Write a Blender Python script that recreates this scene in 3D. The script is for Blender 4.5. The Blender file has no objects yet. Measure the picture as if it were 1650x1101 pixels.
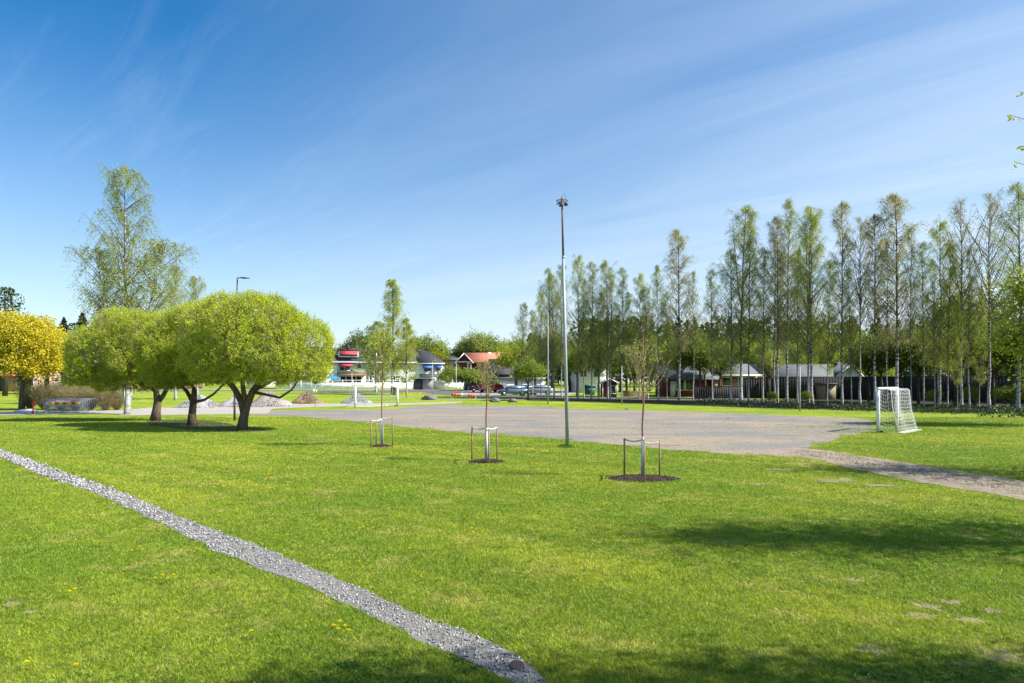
import bpy, bmesh, math, random
import numpy as np
from mathutils import Vector, Matrix, noise as mnoise
from mathutils.geometry import tessellate_polygon
R=math.radians; PI=math.pi
SC=bpy.context.scene; COL=SC.collection
F=1100.0; H=2.4; HY=615.0            # focal length (in 1650-wide pixels), eye height, horizon row
def G(y):                             # ground height: flat park, gentle rise beyond the pitch
    y=np.asarray(y,float); return np.clip((y-62)*0.0117,0,1.62)
def gz(y): return float(G(y))
def gp(px,py):                        # ground point that a pixel of the photograph shows
    k=(py-HY)/F
    y=H/k if k>0 else 400
    if y>62:
        y=(H+62*0.0117)/(k+0.0117)
        if y>200: y=(H-1.62)/max(k,.0005)
    return ((px-825)/F*y, y)
def xat(px,y): return (px-825)/F*y
def zat(py,y): return H+(HY-py)/F*y
# ---------------------------------------------------------------- mesh builder
class MB:
    def __init__(s): s.v=[]; s.n=0; s.f={}; s.r={}; s.ng=[]
    def add(s,V,Fc,rnd=None):
        V=np.asarray(V,float).reshape(-1,3); s.v.append(V)
        if isinstance(Fc,np.ndarray):
            k=Fc.shape[1]; s.f.setdefault(k,[]).append(Fc+s.n)
            s.r.setdefault(k,[]).append(np.full(len(Fc),.5) if rnd is None else rnd)
        else:
            for p in Fc: 
                k=len(p); s.f.setdefault(k,[]).append(np.array([p])+s.n); s.r.setdefault(k,[]).append(np.array([.5]))
        s.n+=len(V); return s
    def build(s,name,mat,parent=None,smooth=False,loc=None):
        me=bpy.data.meshes.new(name)
        if s.n:
            V=np.concatenate(s.v); starts=[];idx=[];rr=[];st=0
            for k in sorted(s.f):
                A=np.concatenate(s.f[k]); idx.append(A.ravel()); starts.append(st+np.arange(len(A))*k); st+=A.size
                rr.append(np.concatenate(s.r[k]))
            idx=np.concatenate(idx); starts=np.concatenate(starts); rr=np.concatenate(rr)
            me.vertices.add(len(V)); me.vertices.foreach_set('co',V.astype(np.float32).ravel())
            me.loops.add(len(idx)); me.loops.foreach_set('vertex_index',idx.astype(np.int32))
            me.polygons.add(len(starts)); me.polygons.foreach_set('loop_start',starts.astype(np.int32))
            me.update(calc_edges=True)
            a=me.attributes.new('rnd','FLOAT','FACE'); a.data.foreach_set('value',rr.astype(np.float32))
            if smooth: me.polygons.foreach_set('use_smooth',np.ones(len(starts),bool))
            me.update()
        me.materials.append(mat)
        o=bpy.data.objects.new(name,me); COL.objects.link(o)
        if parent: o.parent=parent
        if loc is not None: o.location=loc
        return o
    def box(s,x0,x1,y0,y1,z0,z1,M=None):
        V=np.array([[x,y,z] for z in (z0,z1) for y in (y0,y1) for x in (x0,x1)],float)
        if M is not None: V=np.array([list(M@Vector(p)) for p in V])
        return s.add(V,np.array([[0,2,3,1],[4,5,7,6],[0,1,5,4],[2,6,7,3],[0,4,6,2],[1,3,7,5]]))
    def bar(s,p,q,r,sides=8,r2=None):
        return tubes(s,np.array([[p,q]],float),np.array([[r,r if r2 is None else r2]]),sides,cap=True)
    def path(s,P,Rr,sides=8):
        P=np.array([P],float); Rr=np.array([Rr],float) if np.ndim(Rr) else np.full((1,P.shape[1]),Rr)
        return tubes(s,P,Rr,sides,cap=True)
    def prism(s,poly,axis,a,b,M=None):     # poly: 2D outline; axis: extrusion axis index
        n=len(poly); V=[]
        for t in (a,b):
            for u,w in poly:
                p=[u,w]; p.insert(axis,t); V.append(p)
        if M is not None: V=[list(M@Vector(p)) for p in V]
        fs=[tuple(range(n))[::-1],tuple(range(n,2*n))]+[(i,(i+1)%n,n+(i+1)%n,n+i) for i in range(n)]
        return s.add(V,fs)
def tubes(mb,P,Rr,sides=5,cap=False,rnd=None):      # P (n,k,3), R (n,k)
    n,k,_=P.shape
    T=np.gradient(P,axis=1) if k>2 else np.repeat(P[:,1:]-P[:,:1],2,axis=1)
    T/=np.linalg.norm(T,axis=2,keepdims=True)+1e-9
    up=np.zeros((n,1,3)); up[...,2]=1
    m=np.abs(T.mean(axis=1,keepdims=True)[...,2:3])>.9
    up=np.where(m,np.array([1.,0,0]),up)
    A=np.cross(T,up); A/=np.linalg.norm(A,axis=2,keepdims=True)+1e-9
    B=np.cross(T,A)
    an=np.arange(sides)*2*PI/sides
    V=P[:,:,None,:]+Rr[:,:,None,None]*(A[:,:,None,:]*np.cos(an)[:,None]+B[:,:,None,:]*np.sin(an)[:,None])
    base=(np.arange(n)*k*sides)[:,None,None]+(np.arange(k-1)*sides)[None,:,None]
    i=np.arange(sides)[None,None,:]; j=(i+1)%sides
    Q=np.stack([base+i,base+j,base+j+sides,base+i+sides],-1).reshape(-1,4)
    rr=None if rnd is None else np.repeat(rnd,(k-1)*sides)
    n0=mb.n
    mb.add(V.reshape(-1,3),Q,rr)
    if cap and sides>2:
        for a in range(n):
            s0=n0+a*k*sides
            for p in (tuple(s0+np.arange(sides))[::-1],tuple(s0+(k-1)*sides+np.arange(sides))):
                mb.f.setdefault(sides,[]).append(np.array([p])); mb.r.setdefault(sides,[]).append(np.array([.5]))
    return mb
def leaves(mb,C,size,rg,aspect=.55,up=0.0,rnd=None,N=None):      # little leaf quads (diamonds) at points C
    n=len(C)
    a=rg.normal(size=(n,3)); a/=np.linalg.norm(a,axis=1,keepdims=True)
    b=rg.normal(size=(n,3)); 
    if N is not None:      # N: preferred normal
        nn=N+rg.normal(size=(n,3))*.55; nn/=np.linalg.norm(nn,axis=1,keepdims=True)
        a=np.cross(nn,a); a/=np.linalg.norm(a,axis=1,keepdims=True); b=np.cross(nn,a)
    else:
        b=b-(a*b).sum(1,keepdims=True)*a; b/=np.linalg.norm(b,axis=1,keepdims=True)
    s=(size*rg.uniform(.6,1.3,n))[:,None]
    V=np.stack([C-a*s*.5,C+b*s*aspect*.5,C+a*s*.5,C-b*s*aspect*.5],1)
    Q=np.arange(n*4).reshape(n,4)
    mb.add(V.reshape(-1,3),Q,rg.random(n) if rnd is None else rnd)
# ---------------------------------------------------------------- naming
def tag(o,label=None,cat=None,group=None,kind=None):
    if label: o['label']=label
    if cat: o['category']=cat
    if group: o['group']=group
    if kind: o['kind']=kind
    return o
def thing(name,label,cat,loc=(0,0,0),rz=0,group=None):
    o=bpy.data.objects.new(name,None); COL.objects.link(o); o.empty_display_size=.3
    o.location=loc; o.rotation_euler=(0,0,rz); tag(o,label,cat,group); return o
KIDS={}
def dup(root,loc,rz=0,label=None,group=None,scale=None):
    def cp(o,par):
        c=o.copy(); COL.objects.link(c)
        if par: c.parent=par
        for ch in [x for x in o.children]: cp(ch,c)
        return c
    r=cp(root,None); r.location=loc; r.rotation_euler=(0,0,rz)
    if scale is not None: r.scale=scale if hasattr(scale,'__len__') else (scale,)*3
    if label: r['label']=label
    if group: r['group']=group
    return r
class Proto:        # first placement moves the original, later ones copy it
    def __init__(s,o): s.o=o; s.used=False
    def put(s,loc,rz=0,label=None,group=None,scale=None):
        if not s.used:
            s.used=True; o=s.o; o.location=loc; o.rotation_euler=(0,0,rz)
            if scale is not None: o.scale=scale if hasattr(scale,'__len__') else (scale,)*3
            if label: o['label']=label
            if group: o['group']=group
            return o
        return dup(s.o,loc,rz,label,group,scale)
    def drop(s):
        if not s.used:
            for c in list(s.o.children_recursive)+[s.o]: bpy.data.objects.remove(c)
# ---------------------------------------------------------------- materials
def newmat(name):
    m=bpy.data.materials.new(name); m.use_nodes=True; nt=m.node_tree; nt.nodes.clear()
    out=nt.nodes.new('ShaderNodeOutputMaterial'); return m,nt,out
def nd(nt,t,**k):
    n=nt.nodes.new(t)
    for a,b in k.items():
        if a.startswith('i_'): n.inputs[int(a[2:]) if a[2:].isdigit() else a[2:]].default_value=b
        else: setattr(n,a,b)
    return n
def mixc(nt,fac,a,b,mode='MIX'):
    n=nt.nodes.new('ShaderNodeMix'); n.data_type='RGBA'; n.blend_type=mode
    for i,v in ((0,fac),(6,a),(7,b)):
        if hasattr(v,'is_output'): nt.links.new(v,n.inputs[i])
        elif i==0: n.inputs[0].default_value=v
        else: n.inputs[i].default_value=(*v,1)
    return n.outputs[2]
def math_(nt,op,a,b=0.,c=None):
    n=nt.nodes.new('ShaderNodeMath'); n.operation=op
    for i,v in enumerate((a,b)+(() if c is None else (c,))):
        if hasattr(v,'is_output'): nt.links.new(v,n.inputs[i])
        else: n.inputs[i].default_value=v
    return n.outputs[0]
def ramp(nt,v,lo,hi,a=0.,b=1.):
    n=nt.nodes.new('ShaderNodeMapRange'); n.inputs[1].default_value=lo; n.inputs[2].default_value=hi
    n.inputs[3].default_value=a; n.inputs[4].default_value=b; nt.links.new(v,n.inputs[0]); return n.outputs[0]
def noise(nt,vec,scale,detail=3,rough=.55,sx=(1,1,1),rot=(0,0,0),dist=0):
    mp=nt.nodes.new('ShaderNodeMapping'); mp.inputs['Scale'].default_value=sx
    if any(rot):
        mr=nt.nodes.new('ShaderNodeMapping'); mr.inputs['Rotation'].default_value=rot; nt.links.new(vec,mr.inputs[0]); vec=mr.outputs[0]
    nt.links.new(vec,mp.inputs[0]); n=nt.nodes.new('ShaderNodeTexNoise')
    n.inputs['Scale'].default_value=scale; n.inputs['Detail'].default_value=detail; n.inputs['Roughness'].default_value=rough
    n.inputs['Distortion'].default_value=dist
    nt.links.new(mp.outputs[0],n.inputs['Vector']); return n.outputs['Fac']
def wpos(nt): return nt.nodes.new('ShaderNodeNewGeometry').outputs['Position']
def opos(nt): return nt.nodes.new('ShaderNodeTexCoord').outputs['Object']
def bump(nt,h,strength,dist):
    b=nd(nt,'ShaderNodeBump'); b.inputs['Strength'].default_value=strength; b.inputs['Distance'].default_value=dist
    nt.links.new(h,b.inputs['Height']); return b.outputs[0]
def principled(nt,out,col,rough=.7,metal=0,normal=None,spec=.5):
    p=nt.nodes.new('ShaderNodeBsdfPrincipled')
    if hasattr(col,'is_output'): nt.links.new(col,p.inputs['Base Color'])
    else: p.inputs['Base Color'].default_value=(*col,1)
    if hasattr(rough,'is_output'): nt.links.new(rough,p.inputs['Roughness'])
    else: p.inputs['Roughness'].default_value=rough
    p.inputs['Metallic'].default_value=metal; p.inputs['Specular IOR Level'].default_value=spec
    if normal is not None: nt.links.new(normal,p.inputs['Normal'])
    nt.links.new(p.outputs[0],out.inputs[0]); return p
def paint(name,c,rough=.55,metal=0,var=.12,scale=3.,spec=.4,bmp=0,sx=(1,1,1)):
    m,nt,out=newmat(name); P=opos(nt)
    n=noise(nt,P,scale,4,.6,sx); f=ramp(nt,n,.3,.7)
    lo=tuple(x*(1-var) for x in c); hi=tuple(min(x*(1+var),1) for x in c)
    col=mixc(nt,f,lo,hi); nrm=bump(nt,n,.4,bmp) if bmp else None
    principled(nt,out,col,rough,metal,nrm,spec); return m
def leafmat(name,c1,c2,transl=.35,clump=.5,dark=.75,rough=.55):
    m,nt,out=newmat(name)
    at=nd(nt,'ShaderNodeAttribute',attribute_name='rnd'); r=at.outputs['Fac']
    P=wpos(nt); n=noise(nt,P,clump,2,.5)
    col=mixc(nt,r,c1,c2)
    col=mixc(nt,ramp(nt,n,.35,.65),col,tuple((a+b)*.5*dark for a,b in zip(c1,c2)))
    p=principled(nt,out,col,rough,0,None,.3)
    t=nd(nt,'ShaderNodeBsdfTranslucent'); nt.links.new(col,t.inputs[0])
    mx=nd(nt,'ShaderNodeMixShader'); mx.inputs[0].default_value=transl
    nt.links.new(p.outputs[0],mx.inputs[1]); nt.links.new(t.outputs[0],mx.inputs[2]); nt.links.new(mx.outputs[0],out.inputs[0])
    return m
def lawncol(nt):
    P=wpos(nt)
    a=ramp(nt,noise(nt,P,.16,4,.6),.38,.64)
    c=mixc(nt,a,LAWN[0],LAWN[1])
    st=ramp(nt,noise(nt,P,1.,4,.6,(.10,1.1,1),(0,0,R(40))),.42,.62)   # mowing streaks
    c=mixc(nt,math_(nt,'MULTIPLY',st,.75),c,LAWN[2])
    y=ramp(nt,noise(nt,P,.9,5,.7),.53,.66)
    c=mixc(nt,math_(nt,'MULTIPLY',y,.7),c,LAWN[3])
    d=ramp(nt,noise(nt,P,3.2,5,.75),.46,.7)
    c=mixc(nt,math_(nt,'MULTIPLY',d,.75),c,LAWN[4])
    e=ramp(nt,noise(nt,P,11,3,.7),.5,.7)
    c=mixc(nt,math_(nt,'MULTIPLY',e,.45),c,LAWN[5])
    return c,P
LAWN=[(.20,.33,.014),(.43,.47,.035),(.19,.30,.014),(.52,.47,.12),(.11,.20,.012),(.44,.46,.09)]
def m_ground():
    m,nt,out=newmat('lawn_ground'); c,P=lawncol(nt)
    f=noise(nt,P,26,4,.7); g=noise(nt,P,90,3,.7)
    k=math_(nt,'MULTIPLY',ramp(nt,f,.3,.7,.62,1.2),ramp(nt,g,.3,.7,.7,1.2))
    c=mixc(nt,1.,c,(0,0,0)) if False else c
    mm=nt.nodes.new('ShaderNodeVectorMath'); mm.operation='SCALE'; nt.links.new(c,mm.inputs[0]); nt.links.new(k,mm.inputs['Scale'])
    th=ramp(nt,noise(nt,P,5.,5,.7),.62,.75)
    c2=mixc(nt,math_(nt,'MULTIPLY',th,.6),mm.outputs[0],(.20,.16,.08))
    principled(nt,out,c2,.85,0,bump(nt,math_(nt,'ADD',f,g),.9,.05),.15); return m
def m_blades():
    m,nt,out=newmat('grass_blades'); c,P=lawncol(nt)
    at=nd(nt,'ShaderNodeAttribute',attribute_name='rnd'); r=at.outputs['Fac']
    mm=nt.nodes.new('ShaderNodeVectorMath'); mm.operation='SCALE'; nt.links.new(c,mm.inputs[0]); nt.links.new(math_(nt,'MULTIPLY',ramp(nt,r,0,1,.58,1.62),ramp(nt,noise(nt,P,22,3,.7),.34,.66,.68,1.3)),mm.inputs['Scale'])
    c2=mixc(nt,ramp(nt,r,.9,.96),mm.outputs[0],(.30,.27,.10))
    p=principled(nt,out,c2,.5,0,None,.35)
    t=nd(nt,'ShaderNodeBsdfTranslucent'); nt.links.new(c2,t.inputs[0])
    mx=nd(nt,'ShaderNodeMixShader'); mx.inputs[0].default_value=.4
    nt.links.new(p.outputs[0],mx.inputs[1]); nt.links.new(t.outputs[0],mx.inputs[2]); nt.links.new(mx.outputs[0],out.inputs[0])
    return m
def m_gravel(name,c1,c2,c3,fine=60,sx=(1,1,1),moss=0,big=.25,bmp=.02):
    m,nt,out=newmat(name); P=wpos(nt)
    a=ramp(nt,noise(nt,P,big,6,.68,sx,(0,0,R(8)),.6),.40,.60); c=mixc(nt,a,c1,c2)
    b=ramp(nt,noise(nt,P,big*3.3,5,.7,sx),.5,.7); c=mixc(nt,math_(nt,'MULTIPLY',b,.7),c,c3)
    if moss:
        q=ramp(nt,noise(nt,P,big*5,5,.75,sx),.60,.72); c=mixc(nt,math_(nt,'MULTIPLY',q,moss),c,(.13,.16,.04))
    f=noise(nt,P,fine,3,.8); f2=noise(nt,P,fine*.22,4,.75)
    k=math_(nt,'MULTIPLY',ramp(nt,f,.3,.7,.72,1.28),ramp(nt,f2,.3,.7,.8,1.2))
    mm=nt.nodes.new('ShaderNodeVectorMath'); mm.operation='SCALE'; nt.links.new(c,mm.inputs[0]); nt.links.new(k,mm.inputs['Scale'])
    principled(nt,out,mm.outputs[0],.9,0,bump(nt,math_(nt,'ADD',f,f2),.8,bmp),.2); return m
def m_bark_birch(name,white=(.48,.465,.44),dk=.16):
    m,nt,out=newmat(name); P=opos(nt)
    n=noise(nt,P,2.6,4,.7,(1.2,1.2,3.2)); n2=noise(nt,P,9,3,.7,(1,1,2.2))
    s=math_(nt,'ADD',math_(nt,'MULTIPLY',n,.75),math_(nt,'MULTIPLY',n2,.25))
    z=nd(nt,'ShaderNodeSeparateXYZ'); nt.links.new(P,z.inputs[0])
    hi=ramp(nt,z.outputs[2],1.,13.,0.,dk)  # more dark bark higher up, standing in for backlit upper stems
    f=ramp(nt,math_(nt,'ADD',s,hi),.50,.60)
    c=mixc(nt,f,white,(.05,.045,.04))
    low=ramp(nt,z.outputs[2],0.,.5,.75,0.)
    c=mixc(nt,low,c,(.07,.06,.05))
    principled(nt,out,c,.8,0,bump(nt,s,.5,.03),.2); return m
def m_bark(name,c1,c2,scale=6):
    m,nt,out=newmat(name); P=opos(nt)
    n=noise(nt,P,scale,5,.7,(2.2,2.2,.6)); c=mixc(nt,ramp(nt,n,.35,.65),c1,c2)
    principled(nt,out,c,.9,0,bump(nt,n,.9,.05),.15); return m
def m_tile(name,c,axis='y',per=.35,var=.25,rough=.7):
    m,nt,out=newmat(name); P=opos(nt)
    s=nd(nt,'ShaderNodeSeparateXYZ'); nt.links.new(P,s.inputs[0])
    v=s.outputs['XYZ'.index(axis.upper())]
    w=math_(nt,'FRACT',math_(nt,'DIVIDE',v,per)); n=noise(nt,P,1.3,4,.6)
    k=math_(nt,'ADD',ramp(nt,w,0,.25,1-var*2,1),math_(nt,'MULTIPLY',math_(nt,'SUBTRACT',n,.5),.5))
    mm=nt.nodes.new('ShaderNodeVectorMath'); mm.operation='SCALE'; mm.inputs[0].default_value=c; nt.links.new(k,mm.inputs['Scale'])
    principled(nt,out,mm.outputs[0],rough,0,bump(nt,w,.5,.03),.3); return m
def m_brick(name,c1,c2):
    m,nt,out=newmat(name); P=opos(nt)
    cb=nd(nt,'ShaderNodeCombineXYZ'); s=nd(nt,'ShaderNodeSeparateXYZ'); nt.links.new(P,s.inputs[0])
    nt.links.new(math_(nt,'ADD',s.outputs[0],s.outputs[1]),cb.inputs[0]); nt.links.new(s.outputs[2],cb.inputs[1])
    b=nd(nt,'ShaderNodeTexBrick'); nt.links.new(cb.outputs[0],b.inputs['Vector'])
    b.inputs['Color1'].default_value=(*c1,1); b.inputs['Color2'].default_value=(*c2,1); b.inputs['Mortar'].default_value=(.35,.33,.3,1)
    b.inputs['Scale'].default_value=1; b.inputs['Brick Width'].default_value=.25; b.inputs['Row Height'].default_value=.08; b.inputs['Mortar Size'].default_value=.01
    principled(nt,out,b.outputs[0],.85,0,None,.2); return m
M={}
M['ground']=m_ground(); M['blades']=m_blades()
M['pitch']=m_gravel('pitch_gravel',(.195,.186,.182),(.30,.245,.175),(.145,.138,.133),22,(.42,1.,1),.7,.28)
M['trackdirt']=m_gravel('track_dirt',(.34,.27,.21),(.25,.20,.155),(.38,.31,.25),30,(1,1,1),.25,1.2,.04)
M['yardgravel']=m_gravel('yard_gravel',(.36,.33,.30),(.40,.35,.29),(.28,.27,.27),40,(.4,1,1),.1,.5)
M['asphalt']=m_gravel('asphalt',(.11,.11,.115),(.14,.135,.135),(.09,.09,.095),50,(1,1,1),0,.3)
M['paleasphalt']=m_gravel('pale_asphalt',(.30,.28,.26),(.34,.31,.28),(.26,.25,.24),50,(1,1,1),0,.3)
M['litter']=m_gravel('shade_tinted_litter',(.040,.034,.02),(.03,.04,.013),(.07,.055,.035),12,(1,1,1),.5,.7)  # leaf litter, colour taken near black to carry the tree shade
M['pathbase']=m_gravel('path_bed',(.20,.19,.175),(.25,.235,.215),(.15,.14,.13),45,(1,1,1),0,.8)
M['baresoil']=m_gravel('bare_soil',(.30,.235,.15),(.24,.185,.12),(.36,.29,.20),40,(1,1,1),.4,2.)
M['mulch']=m_gravel('mulch_soil',(.045,.03,.022),(.07,.045,.033),(.03,.022,.018),24,(1,1,1),0,3,.06)
def m_stone(name,lo,hi):
    m,nt,out=newmat(name); at=nd(nt,'ShaderNodeAttribute',attribute_name='rnd')
    c=mixc(nt,at.outputs['Fac'],lo,hi); n=noise(nt,wpos(nt),60,2,.6)
    c=mixc(nt,math_(nt,'MULTIPLY',n,.35),c,(.1,.1,.1)); principled(nt,out,c,.85,0,None,.3); return m
M['stones']=m_stone('crushed_stone',(.07,.072,.078),(.64,.62,.60))
M['chips']=m_stone('mulch_chips',(.02,.014,.01),(.10,.065,.045))
M['birchbark']=m_bark_birch('birch_bark'); M['birchbark2']=m_bark_birch('white_birch_bark',(.42,.41,.385),.05); M['birchtwig']=m_bark('birch_twigs',(.10,.075,.06),(.17,.13,.11),4)
M['willowbark']=m_bark('willow_bark',(.06,.042,.03),(.18,.135,.10),5)
M['bark']=m_bark('dark_bark',(.06,.05,.04),(.14,.115,.09),5)
M['twig']=m_bark('brown_twigs',(.20,.145,.10),(.34,.26,.17),8)
M['sapbark']=m_bark('sapling_bark',(.22,.11,.06),(.36,.20,.12),14)
M['birchleaf']=leafmat('birch_leaves',(.30,.36,.07),(.48,.54,.13),.5,.35,.85)
M['birchleaf2']=leafmat('birch_leaves_bronze',(.38,.35,.12),(.54,.50,.18),.5,.35,.85)
M['birchleaf3']=leafmat('birch_leaves_fresh',(.38,.46,.05),(.56,.60,.08),.5,.35,.85)
M['willowleaf']=leafmat('willow_leaves',(.46,.59,.02),(.70,.80,.05),.5,.8,.88)
M['yellowleaf']=leafmat('maple_blossom',(.62,.54,.02),(.84,.74,.06),.45,.8,.8)
M['greenleaf']=leafmat('green_leaves',(.19,.29,.025),(.33,.42,.05),.42,.3,.75)
M['brightleaf']=leafmat('bright_leaves',(.34,.43,.02),(.52,.57,.05),.45,.3,.75)
M['darkleaf']=leafmat('conifer_needles',(.05,.085,.022),(.09,.14,.035),.2,.4,.6)
M['midleaf']=leafmat('mid_leaves',(.10,.16,.015),(.19,.26,.03),.4,.3,.7)
M['shrubleaf']=leafmat('shrub_leaves',(.24,.25,.05),(.38,.36,.09),.4,.6,.85)
M['weed']=leafmat('weed_leaves',(.14,.25,.02),(.26,.38,.05),.35,3,.85)
M['dandelion']=leafmat('dandelion_petals',(.90,.72,.0),(.95,.82,.01),.3,3,.95)
M['white']=paint('white_paint',(.78,.78,.77),.45,0,.05,2)
M['whitewall']=paint('white_render',(.84,.84,.82),.8,0,.05,.8)
M['offwhite']=paint('offwhite_plaster',(.68,.68,.66),.8,0,.06,.8)
M['net']=paint('net_rope',(.72,.72,.70),.8,0,.05)
M['galv']=paint('galvanised_steel',(.29,.33,.37),.45,.05,.15,5,.5,0,(1,1,.2))
M['rust']=paint('rusty_steel',(.16,.095,.075),.75,.1,.3,6)
M['darkmetal']=paint('dark_metal',(.05,.05,.055),.5,.3,.2)
M['bronzepole']=paint('brown_pole',(.10,.075,.08),.6,.1,.15)
M['lightpole']=paint('light_grey_pole',(.40,.42,.43),.45,.3,.1)
M['stake']=paint('weathered_wood_stake',(.30,.20,.13),.8,0,.28,9,.2,.01,(4,4,.5))
M['strap']=paint('webbing_strap',(.58,.54,.47),.8,0,.1)
M['darkroof']=m_tile('dark_roof_tiles','' or (.045,.047,.055),'y',.35)
M['greyroof']=m_tile('grey_roof_tiles',(.12,.13,.135),'y',.35,.2)
M['orangeroof']=m_tile('orange_roof_tiles',(.60,.24,.15),'x',.3,.18)
M['redroof']=m_tile('red_roof_tiles',(.50,.13,.08),'x',.3,.18)
M['blackroof']=m_tile('black_metal_roof',(.05,.055,.07),'x',.5,.2)
M['greenwall']=paint('pale_green_boards',(.50,.68,.42),.7,0,.05)
M['yellowwall']=paint('yellow_boards',(.66,.47,.17),.7,0,.06)
M['redwall']=paint('falu_red_boards',(.15,.028,.022),.8,0,.12)
M['greywall']=paint('grey_cladding',(.27,.27,.27),.7,0,.06)
M['darkgrey']=paint('dark_grey_cladding',(.07,.07,.075),.7,0,.08)
M['brick']=m_brick('red_brick',(.34,.12,.07),(.26,.09,.055)); M['palebrick']=m_brick('tan_brick',(.52,.33,.2),(.45,.27,.16))
M['fence']=m_tile('dark_fence_boards',(.035,.033,.032),'x',.16,.3,.85)
M['fencewhite']=m_tile('white_fence_boards',(.86,.86,.85),'x',.2,.05,.6)
M['glass']=paint('window_glass',(.03,.035,.04),.08,0,.1,1,.8)
M['redcloth']=paint('red_awning_cloth',(.55,.06,.08),.8,0,.08); M['bluecloth']=paint('blue_awning_cloth',(.09,.19,.48),.8,0,.08)
M['brightblue']=paint('bright_blue_cloth',(.02,.25,.60),.8,0,.08)
M['brownred']=paint('brown_red_canopy',(.27,.13,.11),.8,0,.1)
M['concrete']=paint('concrete',(.40,.42,.43),.85,0,.12,5)
M['shedtan']=paint('tan_boards',(.26,.23,.14),.8,0,.1); M['boulder']=paint('boulder_rock',(.17,.155,.16),.9,0,.3,1.5,.2,.1)
M['signred']=paint('sign_red',(.62,.03,.02),.5,0,.04); M['signyellow']=paint('sign_yellow',(.85,.55,.02),.5,0,.04)
M['redpost']=paint('red_post_paint',(.60,.02,.02),.5,0,.06)
M['tyre']=paint('tyre_rubber',(.02,.02,.02),.8); M['rim']=paint('wheel_rim',(.4,.4,.42),.35,.7)
M['lamp']=paint('lamp_glass',(.75,.75,.7),.2)
M['plastic']=paint('white_tree_guard',(.55,.58,.60),.5,0,.1)
M['whiteleafbin']=paint('green_container',(.04,.16,.13),.6)
# ================================================================= SETTING
def ground_sheet():
    ys=[-80,0,20,40,62]+list(np.linspace(62,200.5,8))[1:]+[300,600,1500]
    xs=np.linspace(-1500,1500,9); V=[[x,y,gz(y)] for y in ys for x in xs]
    n=len(xs); Q=[[j*n+i,j*n+i+1,(j+1)*n+i+1,(j+1)*n+i] for j in range(len(ys)-1) for i in range(n-1)]
    o=MB().add(V,np.array(Q)).build('ground',M['ground']); tag(o,kind='structure')
ground_sheet()
def poly_world(px_pts): return [gp(*p) for p in px_pts]
def roughen(P,step,amp,seed,closed=True):
    rg=np.random.default_rng(seed); out=[]; n=len(P)
    for i in range(n if closed else n-1):
        a=np.array(P[i]); b=np.array(P[(i+1)%n]); L=np.hypot(*(b-a)); k=max(1,int(L/step))
        t=np.array([-(b-a)[1],(b-a)[0]])/(L+1e-9)
        for j in range(k):
            p=a+(b-a)*j/k; w=mnoise.noise(Vector((p[0]*.5/step,p[1]*.5/step,seed)))*amp*1.6+rg.normal()*amp*.25
            out.append(tuple(p+t*w))
    if not closed: out.append(tuple(P[-1]))
    return out
def flat_sheet(name,P,h,mat,kind='structure',label=None):
    bm=bmesh.new(); vs=[bm.verts.new((x,y,0)) for x,y in P]
    tri=tessellate_polygon([[Vector((x,y,0)) for x,y in P]])
    for t in tri:
        try: bm.faces.new([vs[i] for i in t])
        except ValueError: pass
    for yy in (62,80,100,130,200.4):
        bmesh.ops.bisect_plane(bm,geom=bm.verts[:]+bm.edges[:]+bm.faces[:],plane_co=(0,yy,0),plane_no=(0,1,0),dist=1e-4)
    for v in bm.verts: v.co.z=gz(v.co.y)+h
    bmesh.ops.recalc_face_normals(bm,faces=bm.faces[:])
    for f in bm.faces:
        if f.normal.z<0: f.normal_flip()
    me=bpy.data.meshes.new(name); bm.to_mesh(me); bm.free(); me.materials.append(mat)
    o=bpy.data.objects.new(name,me); COL.objects.link(o); tag(o,label,None,None,kind); return o
def inside(P,X,Y):
    P=np.array(P); c=np.zeros(len(X),bool); n=len(P)
    for i in range(n):
        x1,y1=P[i]; x2,y2=P[(i+1)%n]
        if y1==y2: continue
        c^=((y1>Y)!=(y2>Y))&(X<(x2-x1)*(Y-y1)/(y2-y1)+x1)
    return c
# gravel pitch
PITCH=poly_world([(380,668),(480,671),(560,678),(620,684),(700,693),(760,698),(800,700.5),(860,704),(935,711),(1000,717),(1070,724),(1140,729),(1220,734),(1285,730),(1325,715),(1360,703),(1400,697),(1410,690),(1408,680),(1390,674.5),(1290,670.5),(1160,665.5),(1060,662),(950,660.5),(880,656),(800,654),(720,652.5),(660,655.5),(640,659),(570,660.5),(490,661.5),(470,662),(380,661)])
PITCH=roughen(PITCH,1.2,.16,3)
flat_sheet('gravel_pitch',PITCH,.004,M['pitch'])
YARD=roughen(poly_world([(195,662),(240,657),(290,657.5),(400,655.5),(470,652),(560,650.5),(640,650),(700,649),(745,647.5),(745,649.5),(690,651.5),(640,653.5),(560,654.5),(480,657),(440,659),(430,666.5),(380,667.5),(300,668.5),(190,669.5)]),1.5,.12,5)
flat_sheet('yard_path',YARD,.008,M['yardgravel'])
LEFTP=roughen(poly_world([(-60,664),(60,663.5),(120,661),(200,661.5),(200,667),(120,667.5),(40,669),(-60,670)]),1.5,.15,6)
flat_sheet('dirt_path',LEFTP,.012,M['yardgravel'])
TRACK=roughen(poly_world([(1225,733),(1235,725),(1290,722),(1330,726),(1400,737),(1500,752),(1600,768),(1700,782),(1900,812),(1900,850),(1700,816),(1650,807),(1600,797),(1550,789),(1500,781),(1440,771),(1380,757),(1330,744),(1290,738),(1255,736)]),.35,.10,7)
flat_sheet('dirt_track',TRACK,.012,M['trackdirt'])
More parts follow.
